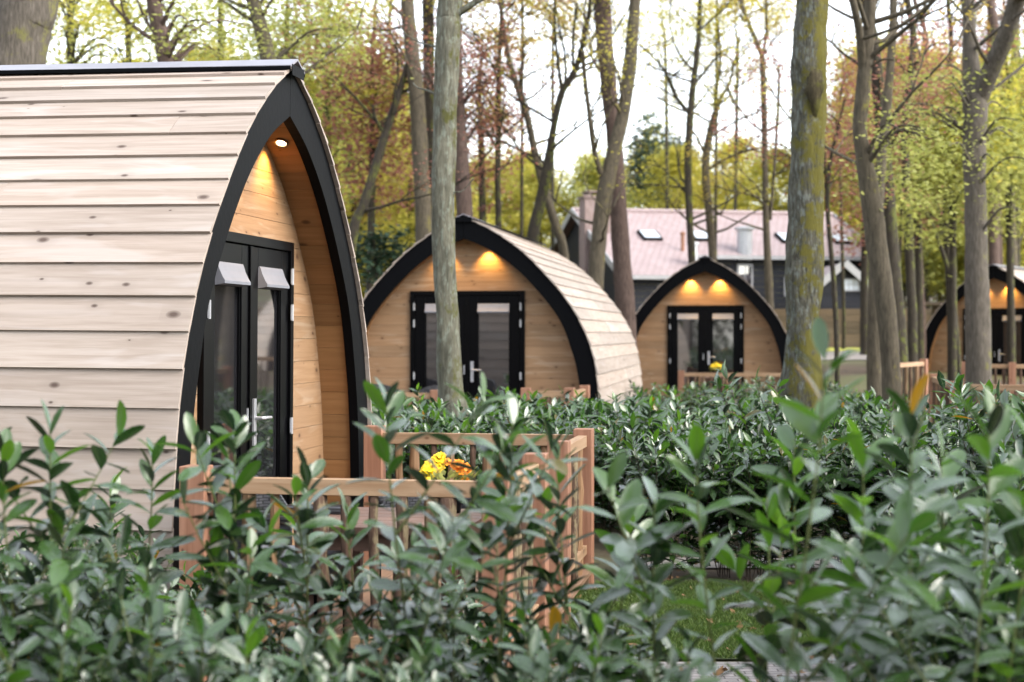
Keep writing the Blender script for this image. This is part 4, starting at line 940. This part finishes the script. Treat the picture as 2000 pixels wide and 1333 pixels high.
leafy(430, 38, -120, 110, 150, 1700, YL, 'yellowish tree above the middle of the near cabin ridge')
leafy(940, 40, 40, 70, 190, 3000, CO, 'copper leaved tree right of the grey lichen covered trunk', mat2=OR)
leafy(1790, 36, 60, 100, 200, 5200, CO, 'copper leaved tree between the curved and forked trunks', mat2=OR)
leafy(1690, 42, 120, 90, 190, 4200, CO, 'copper leaved tree behind the S curved trunk', mat2=GR)
leafy(1860, 31, 120, 100, 180, 4600, GR, 'light green layered tree left of the forked grey trunk', mat2=YL)
leafy(1970, 34, 40, 90, 220, 4600, GR, 'light green tree at the right edge above the cabin', mat2=YL)
leafy(1760, 29, 330, 55, 75, 900, GR, 'small light green beech sapling right of the S curved trunk', w=6)
leafy(1940, 45, -60, 120, 160, 3600, CO, 'copper leaved tree in the top right corner', mat2=OR)
leafy(1440, 66, -40, 120, 130, 2200, OR, 'sparse budding tree against the sky in the top middle', w=8)
leafy(1300, 67, -60, 130, 140, 2400, OR, 'sparse budding tree against the sky right of the tall pair', w=8)
leafy(1080, 60, -80, 130, 130, 2800, OR, 'sparse budding tree against the sky above the leaning forked trunk', w=8)
leafy(735, 30, 460, 36, 70, 1100, 'leaf_dark', 'dark evergreen bush between the near arch and the second cabin', w=8, cy=510, ls=.10)
leafy(1020, 40, -120, 130, 120, 2600, OR, 'budding orange tree behind the leaning forked trunk, top edge', w=7, mat2=CO)
leafy(1400, 42, -130, 170, 120, 2200, YL, 'thin yellow canopy over the sky between the straight trunks', w=7, mat2=OR)
leafy(1640, 46, 40, 70, 150, 1800, OR, 'orange budding tree just right of the mossy trunk', w=7, mat2=CO)
# far conifers
leafy(1270, 75, 220, 34, 95, 2600, 'leaf_pine', 'bluish conifer beyond the house, right of the tall pair', w=8, ls=.2)
leafy(1320, 80, 250, 26, 80, 2000, 'leaf_pine', 'second bluish conifer beyond the house, left of the dark straight trunk', w=8, ls=.2)
leafy(1660, 78, 200, 40, 110, 2600, 'leaf_pine', 'tall grey green conifer beyond the right end of the house roof', w=8, ls=.2)

# wood at the back: shared shapes, each tree its own object
def woodproto(mat, seed, mat2):
    t = thing('woodland_tree', 'x', 'tree', (0, 0, -60)); r = random.Random(seed); mb = MB()
    mb.tube([(0, 0, -.1), (.1, 0, 2), (0, .1, 5), (.1, 0, 8)], [.2, .16, .12, .03], 7); mb.build('trunk', M['bark_tan'], t, smoothf=True)
    cl = []
    for k in range(170):
        a = r.uniform(0, 6.28); z = r.uniform(.05, 1); rad = 3.4*math.sqrt(r.random())*math.sin(math.pi*min(1, .18+z*.82))**.6
        cl.append((rad*math.cos(a), rad*math.sin(a), 1.0+z*9.2))
    for q, (m_, n) in enumerate(((mat, 9500), (mat2, 2500))):
        v, f, rn = cloud(n, cl, .26, seed+q, flat=.45, sig=.5); npmesh('crown', v, f, rn, None, M[m_], t, smoothf=False)
    return t
wp = [woodproto(YL, 1, GR), woodproto(YL, 2, OL), woodproto(OL, 3, YL), woodproto(YL, 4, OR), woodproto(GR, 5, YL)]
rg = random.Random(12)
def put(pr, x, y, s, label, group):
    if pr.name in used: o = copy_tree(pr)
    else: used.add(pr.name); o = pr
    o.location = (x, y, gz(x, y)-.1); o.rotation_euler = (0, 0, rg.uniform(0, 6.28)); o.scale = (s*rg.uniform(.9, 1.15), s*rg.uniform(.9, 1.15), s); tag(o, label, 'tree', group)
for row, (Y, sp, s) in enumerate(((68, 3.3, .86), (78, 3.7, .97), (90, 4.2, 1.10))):
    x = -.37*Y
    while x < .36*Y:
        sc = s*rg.uniform(.82, 1.08)
        if x > .2*Y: sc *= 1.25
        if x < -.06*Y: sc *= 1.2
        if -.06*Y <= x <= .2*Y: sc *= .82
        put(rg.choice(wp), x+rg.uniform(-1, 1), Y+rg.uniform(-2, 2), sc, 'yellow green tree in the far wood behind the house and cabins', 'trees of the far wood'); x += sp
for k in range(16):   # undergrowth trees left and right of the house
    x = rg.uniform(-16, 1.0); put(rg.choice(wp), x, rg.uniform(44, 58), rg.uniform(.42, .6), 'low yellow green tree in the wood left of the house', 'low trees left of the house')
for k in range(8):
    put(rg.choice([wp[4], wp[2]]), rg.uniform(14.6, 20), rg.uniform(52, 60), rg.uniform(.45, .65), 'low green tree in the wood right of the house', 'low trees right of the house')
# far bare trunks in the wood
def pole(px, Y, w, lab):
    tree('pine_tree', lab, Y, [(px, 600, w), (px+rg.uniform(-6, 6), 400, w*.9), (px+rg.uniform(-8, 8), 200, w*.8), (px+rg.uniform(-8, 8), 40, w*.6), (px, -5, w*.5)], rg.choice(['bark_pine', 'bark_dark']), twigs=6, leafn=6, seg=8, leaf='leaf_pine', group='bare pine trunks in the far wood', twiglen=2.5, zmin=6)
for px in (735, 768, 1690, 1765, 1808, 1935, 1958, 1990): pole(px, 50+rg.uniform(-4, 8), rg.uniform(8, 13), 'bare reddish trunk standing far back in the wood')

# the wood goes on round and behind the viewpoint
def surround():
    r_ = np.random.default_rng(9); cl = []
    for k in range(620):
        a = r_.uniform(math.radians(95), math.radians(265)) if k % 4 else r_.choice([-1, 1])*r_.uniform(math.radians(48), math.radians(95)); d = r_.uniform(15, 24)
        cl.append((d*math.sin(a), d*math.cos(a)+3, 10.5*r_.random()**1.1+.2))
    v, f, rn = cloud(60000, cl, .42, 21, flat=.6, sig=1.0)
    o = npmesh('surrounding_wood', v, f, rn, None, M['leaf_dark2'], None, smoothf=False); tag(o, 'mass of spring woodland round and behind the viewpoint', 'wood', kind='stuff')
surround(); litter()
# ------------------------------------------------------------------ house, shed, retaining wall
def tilemat():
    m, n, l, b = newmat('roof_tiles'); uv = N(n, 'ShaderNodeUVMap')
    w = N(n, 'ShaderNodeTexBrick', Scale=1.0); w.inputs['Mortar Size'].default_value = .018; w.inputs['Brick Width'].default_value = .26; w.inputs['Row Height'].default_value = .30; w.inputs['Mortar Smooth'].default_value = .3
    w.inputs['Color1'].default_value = (.24, .18, .18, 1); w.inputs['Color2'].default_value = (.30, .235, .235, 1); w.inputs['Mortar'].default_value = (.11, .06, .055, 1)
    l.new(uv.outputs[0], w.inputs['Vector']); n1 = N(n, 'ShaderNodeTexNoise', Scale=1.1, Detail=6.0); l.new(uv.outputs[0], n1.inputs[0])
    l.new(mixc(n, l, math_(n, l, 'MULTIPLY', n1.outputs[0], .5), w.outputs[0], (.34, .27, .27)), b.inputs['Base Color']); b.inputs['Roughness'].default_value = .5
    bp = N(n, 'ShaderNodeBump', Strength=.6, Distance=.03, invert=True); l.new(w.outputs['Fac'], bp.inputs['Height']); l.new(bp.outputs[0], b.inputs['Normal'])
    return m
def brickmat(name, c1, c2, mo, bw=.22, rh=.07):
    m, n, l, b = newmat(name); uv = N(n, 'ShaderNodeUVMap')
    w = N(n, 'ShaderNodeTexBrick', Scale=1.0); w.inputs['Mortar Size'].default_value = .012; w.inputs['Brick Width'].default_value = bw; w.inputs['Row Height'].default_value = rh
    w.inputs['Color1'].default_value = rgba(c1); w.inputs['Color2'].default_value = rgba(c2); w.inputs['Mortar'].default_value = rgba(mo)
    l.new(uv.outputs[0], w.inputs['Vector']); l.new(w.outputs[0], b.inputs['Base Color']); b.inputs['Roughness'].default_value = .9
    return m
M['tile'] = tilemat(); M['brick'] = brickmat('chimney_brick', (.14, .085, .075), (.21, .14, .13), (.22, .19, .18))
M['darkboard'] = wood('black_boards', (.022, .026, .036), (.014, .016, .024), (.008, .008, .01), knots=0, var=.3)
M['white'] = plain('white_paint', (.30, .30, .31), rough=.5)
M['sleeper'] = wood('sleepers', (.18, .14, .09), (.10, .075, .05), (.05, .04, .03), knots=.3, var=.45)
M['winglass'] = plain('bright_window', (.55, .60, .66), rough=.08, spec=1)
def roofquad(mb, a, b, c, d, th=.08):
    """a,b eave left/right; c,d ridge right/left"""
    a, b, c, d = map(Vector, (a, b, c, d)); n = (b-a).cross(d-a).normalized()*th; k = len(mb.v)
    mb.v += [tuple(p) for p in (a, b, c, d, a-n, b-n, c-n, d-n)]
    w, h = (b-a).length, (d-a).length; sh = (d-a).dot((b-a).normalized()); wc = (c-a).dot((b-a).normalized())
    mb.face((k, k+1, k+2, k+3), [(0, 0), (w, 0), (wc, h), (sh, h)])
    mb.face((k+4, k+7, k+6, k+5))
    for i in range(4): j = (i+1) % 4; mb.face((k+i, k+i+4, k+j+4, k+j))
def house():
    Oh = P(1118, 412, 60); zr = Oh.z; zg = 2.1; t = thing('house', 'long dark boarded house with a pink tiled roof and brick chimney', 'house', (Oh.x, 60, zg), R(13)); zr -= zg
    Lh = 10.5; ye, ze = -4.3, 4.35-zg; yl, zl = -6.2, 3.55-zg; xw = 3.3
    yb, zbk = 3.6, ze+.35
    sl = (zr-ze)/(-ye)
    mb = MB(); roofquad(mb, (xw, ye, ze), (Lh, ye, ze), (Lh, 0, zr), (xw, 0, zr)); mb.build('roof', M['tile'], t)
    mb = MB(); roofquad(mb, (0, yl, zr+sl*yl), (xw, yl, zr+sl*yl), (xw-.001, 0, zr), (0, 0, zr)); lr = mb.build('lower_roof', M['tile'], t)
    mb = MB(); roofquad(mb, (Lh, yb, zbk), (0, yb, zbk), (0, 0.0, zr), (Lh, 0.0, zr)); mb.build('rear_roof', M['tile'], t)
    zlo = zr+sl*yl
    mb = MB()
    def wallq(q, along):
        k = len(mb.v); mb.v += [tuple(p) for p in q]; mb.face(range(k, k+len(q)), [((Vector(p)-Vector(q[0])).dot(Vector(along)), p[2]) for p in q], rnd=.5)
    g = .3
    wallq([(g, yl+g, -.5), (g, yl+g, zr+sl*(yl+g)-.09), (g, 0, zr-.09), (g, yb-g, zbk+.02), (g, yb-g, -.5)], (0, 1, 0))
    wallq([(Lh-g, ye+g, -.5), (Lh-g, yb-g, -.5), (Lh-g, yb-g, zbk), (Lh-g, 0, zr-.09), (Lh-g, ye+g, ze+.03)], (0, 1, 0))
    z = -.5
    rgh = random.Random(4)
    while z < ze-.02:
        mb.box((xw+.001, ye+g, z), (Lh-g, ye+g+.03, min(z+.2, ze-.0)), axis=0, rnd=rgh.random()); z += .205
    z = -.5
    while z < zlo-.02:
        mb.box((g+.002, yl+g, z), (xw, yl+g+.03, min(z+.2, zlo+.02)), axis=0, rnd=rgh.random()); z += .205
    wallq([(xw, yl+g+.03, -.5), (xw, ye+g+.03, -.5), (xw, ye+g+.03, ze), (xw, yl+g+.03, zlo)], (0, 1, 0))
    mb.build('wall', M['darkboard'], t)
    for a_, b_, h_ in (((-.03, yl-.02, zlo-.02), (-.03, -.01, zr-.02), .26), ((-.03, .01, zr-.02), (-.03, yb, zbk-.02), .26), ((Lh+.03, ye, ze-.02), (Lh+.03, 0, zr-.02), .2)):
        mb = MB(); mb.bar(a_, b_, .05, h_); mb.build('barge_board', M['white'], t)
    mb = MB(); mb.box((xw, ye-.10, ze-.14), (Lh, ye-.01, ze-.01)); mb.build('gutter', M['white'], t); mb = MB(); mb.box((0, yl-.10, zlo-.14), (xw, yl-.01, zlo-.01)); mb.build('gutter', M['white'], t)
    mb = MB(); mb.tube([(0, 0, zr+.03), (Lh, 0, zr+.03)], [.10, .10], 8); mb.build('ridge_tiles', M['tile'], t)
    # chimney stands against the gable
    mb = MB(); cx, cy = .35, -1.9
    mb.hexa([(x, y, z) for x in (cx-.5, cx+.5) for y in (cy-.4, cy+.4) for z in (-.5, zr+.30)], 2); mb.build('chimney', M['brick'], t)
    ch = t.children[-1]; mb = MB(); mb.box((cx-.56, cy-.46, zr+.302), (cx+.56, cy+.46, zr+.38)); 
    for x in (-.3, .3):
        for y in (-.3, .3): mb.box((cx+x-.06, cy+y-.06, zr+.382), (cx+x+.06, cy+y+.06, zr+.5))
    mb.box((cx-.42, cy-.42, zr+.502), (cx+.42, cy+.42, zr+.56)); mb.build('chimney_cap', M['brick'], ch)
    nrm = Vector((0, -sl, 1)).normalized()
    for x, f_ in ((2.2, .60), (4.15, .60), (7.5, .62), (9.6, .62)):
        y0 = ye*f_; c = Vector((x, y0, zr+sl*y0)); u = Vector((1, 0, 0)); v = Vector((0, 1, sl)).normalized()
        mb = MB(); mb.hexa([c+u*(i*.36)+v*(j*.45)+nrm*h for i in (-1, 1) for j in (-1, 1) for h in (.0, .10)], 0); sk = mb.build('skylight', M['black'], t)
        mb = MB(); mb.hexa([c+u*(i*.29)+v*(j*.38)+nrm*h for i in (-1, 1) for j in (-1, 1) for h in (.101, .115)], 0); mb.build('pane', M['winglass'], sk)
    for x, y0, h, r, mt in ((3.0, -3.9, .55, .07, 'post'), (2.9, -5.3, .7, .16, 'steel'), (5.3, -4.0, .8, .28, 'steel')):
        z0 = zr+sl*y0; mb = MB(); mb.tube([(x, y0, z0-.3), (x, y0, z0+h), (x, y0, z0+h+.01), (x, y0, z0+h+.08), (x, y0, z0+h+.12)], [r, r, r*1.4, r*1.4, r*.5], 12); mb.build('vent_pipe', M[mt], t)
    for x0, x1, z0, z1 in ((5.0, 5.6, .9, 1.95), (1.0, 1.5, -.2, .5), (6.8, 7.8, .8, 1.5), (8.6, 9.6, .8, 1.5), (3.9, 4.5, .2, 1.0)):
        y_ = ye+g if x0 > xw else yl+g
        mb = MB(); mb.box((x0, y_-.05, z0), (x1, y_-.002, z1)); wn = mb.build('window', M['white'], t)
        mb = MB(); mb.box((x0+.07, y_-.06, z0+.07), ((x0+x1)/2-.02, y_-.052, z1-.07)); mb.box(((x0+x1)/2+.02, y_-.06, z0+.07), (x1-.07, y_-.052, z1-.07)); mb.build('pane', M['glass'], wn)
house()
def shed():
    Y = 51.5; s = F/Y; x0, x1 = (1596-1000)/s, (1699-1000)/s; xc = (x0+x1)/2; z0 = 2.15; zc = CAMZ+(650-560)/s; za = CAMZ+(650-514)/s
    t = thing('shed', 'dark gabled shed with white roof edges on the sleeper wall', 'shed', (xc, Y, z0)); w = (x1-x0)/2; zc -= z0; za -= z0; dp = 3.0
    mb = MB(); z = 0; rgh = random.Random(6)
    while z < za-.12:
        za_, zb_ = z, min(z+.15, za-.12)
        def hwid(q): return w-.12 if q <= zc else max(.02, (w-.12)*(za-q)/(za-zc))
        a, b = hwid(za_), hwid(zb_)
        mb.hexa([(-a, 0, za_), (-b, 0, zb_), (-a, .03, za_), (-b, .03, zb_), (a, 0, za_), (b, 0, zb_), (a, .03, za_), (b, .03, zb_)], 0, rgh.random()); z += .154
    mb.box((-w+.12, .03, 0), (-w+.15, dp, zc)); mb.box((w-.15, .03, 0), (w-.12, dp, zc)); mb.box((-w+.15, dp-.03, 0), (w-.15, dp, zc)); mb.build('wall', M['darkboard'], t)
    mb = MB(); sl_ = (za-zc)/w
    roofquad(mb, (-w-.1, dp, zc-.1*sl_), (-w-.1, -.2, zc-.1*sl_), (0, -.2, za), (0, dp, za)); roofquad(mb, (w+.1, -.2, zc-.1*sl_), (w+.1, dp, zc-.1*sl_), (0, dp, za), (0, -.2, za)); mb.build('roof', M['tile'], t)
    for q in (-1, 1): mb = MB(); mb.bar((q*(w+.12), -.23-.004*q, zc-.1*sl_-.02), (0, -.23-.004*q, za-.0), .05, .22); mb.build('barge_board', M['white'], t)
    wx = (1662-1000)/s-xc; wz = CAMZ+(650-557)/s-z0; mb = MB(); mb.box((wx-.28, -.04, wz-.2), (wx+.28, -.002, wz+.2)); wn = mb.build('window', M['white'], t)
    mb = MB(); 
    for i in range(3):
        for j in range(2): mb.box((wx-.235+i*.165, -.048, wz-.165+j*.175), (wx-.235+i*.165+.14, -.042, wz-.165+j*.175+.155))
    mb.build('pane', M['winglass'], wn)
shed()
def swall():
    t = thing('retaining_wall', 'retaining wall of stacked timber sleepers below the dark shed', 'wall', (10, 49.95, 1.1)); mb = MB(); rgh = random.Random(8)
    for r_ in range(7):
        x = -4+rgh.uniform(-.8, 0)
        while x < 9:
            L_ = rgh.uniform(1.8, 2.6); mb.box((x, rgh.uniform(-.012, .012), -.15+r_*.2), (x+L_-.02, .2, .04+r_*.2), axis=0, rnd=rgh.random()); x += L_
    mb.build('sleepers', M['sleeper'], t)
    for x in (-3, -1, 1.2, 3.3, 5.5, 7.7):
        mb = MB(); mb.box((x-.07, -.17, -.2), (x+.07, -.03, 1.28)); mb.build('post', M['sleeper'], t)
swall()
def shelter():
    t = thing('garden_shelter', 'small open timber shelter between the curved trunk and right cabin', 'shelter', (P(1812, 600, 44).x, 44, gz(11, 44)))
    mb = MB(); mb.box((-.65, -.6, 1.28), (.65, .6, 1.36)); mb.build('roof', M['sleeper'], t)
    for x in (-.25, .3):
        for y in (-.4, .4): mb = MB(); mb.box((x-.07, y-.07, -.1), (x+.07, y+.07, 1.278)); mb.build('post', M['sleeper'], t)
shelter()
for o in list(bpy.data.objects):
    if o.type == 'EMPTY' and o.get('label') == 'x' :
        for c in list(o.children): bpy.data.objects.remove(c)
        bpy.data.objects.remove(o)
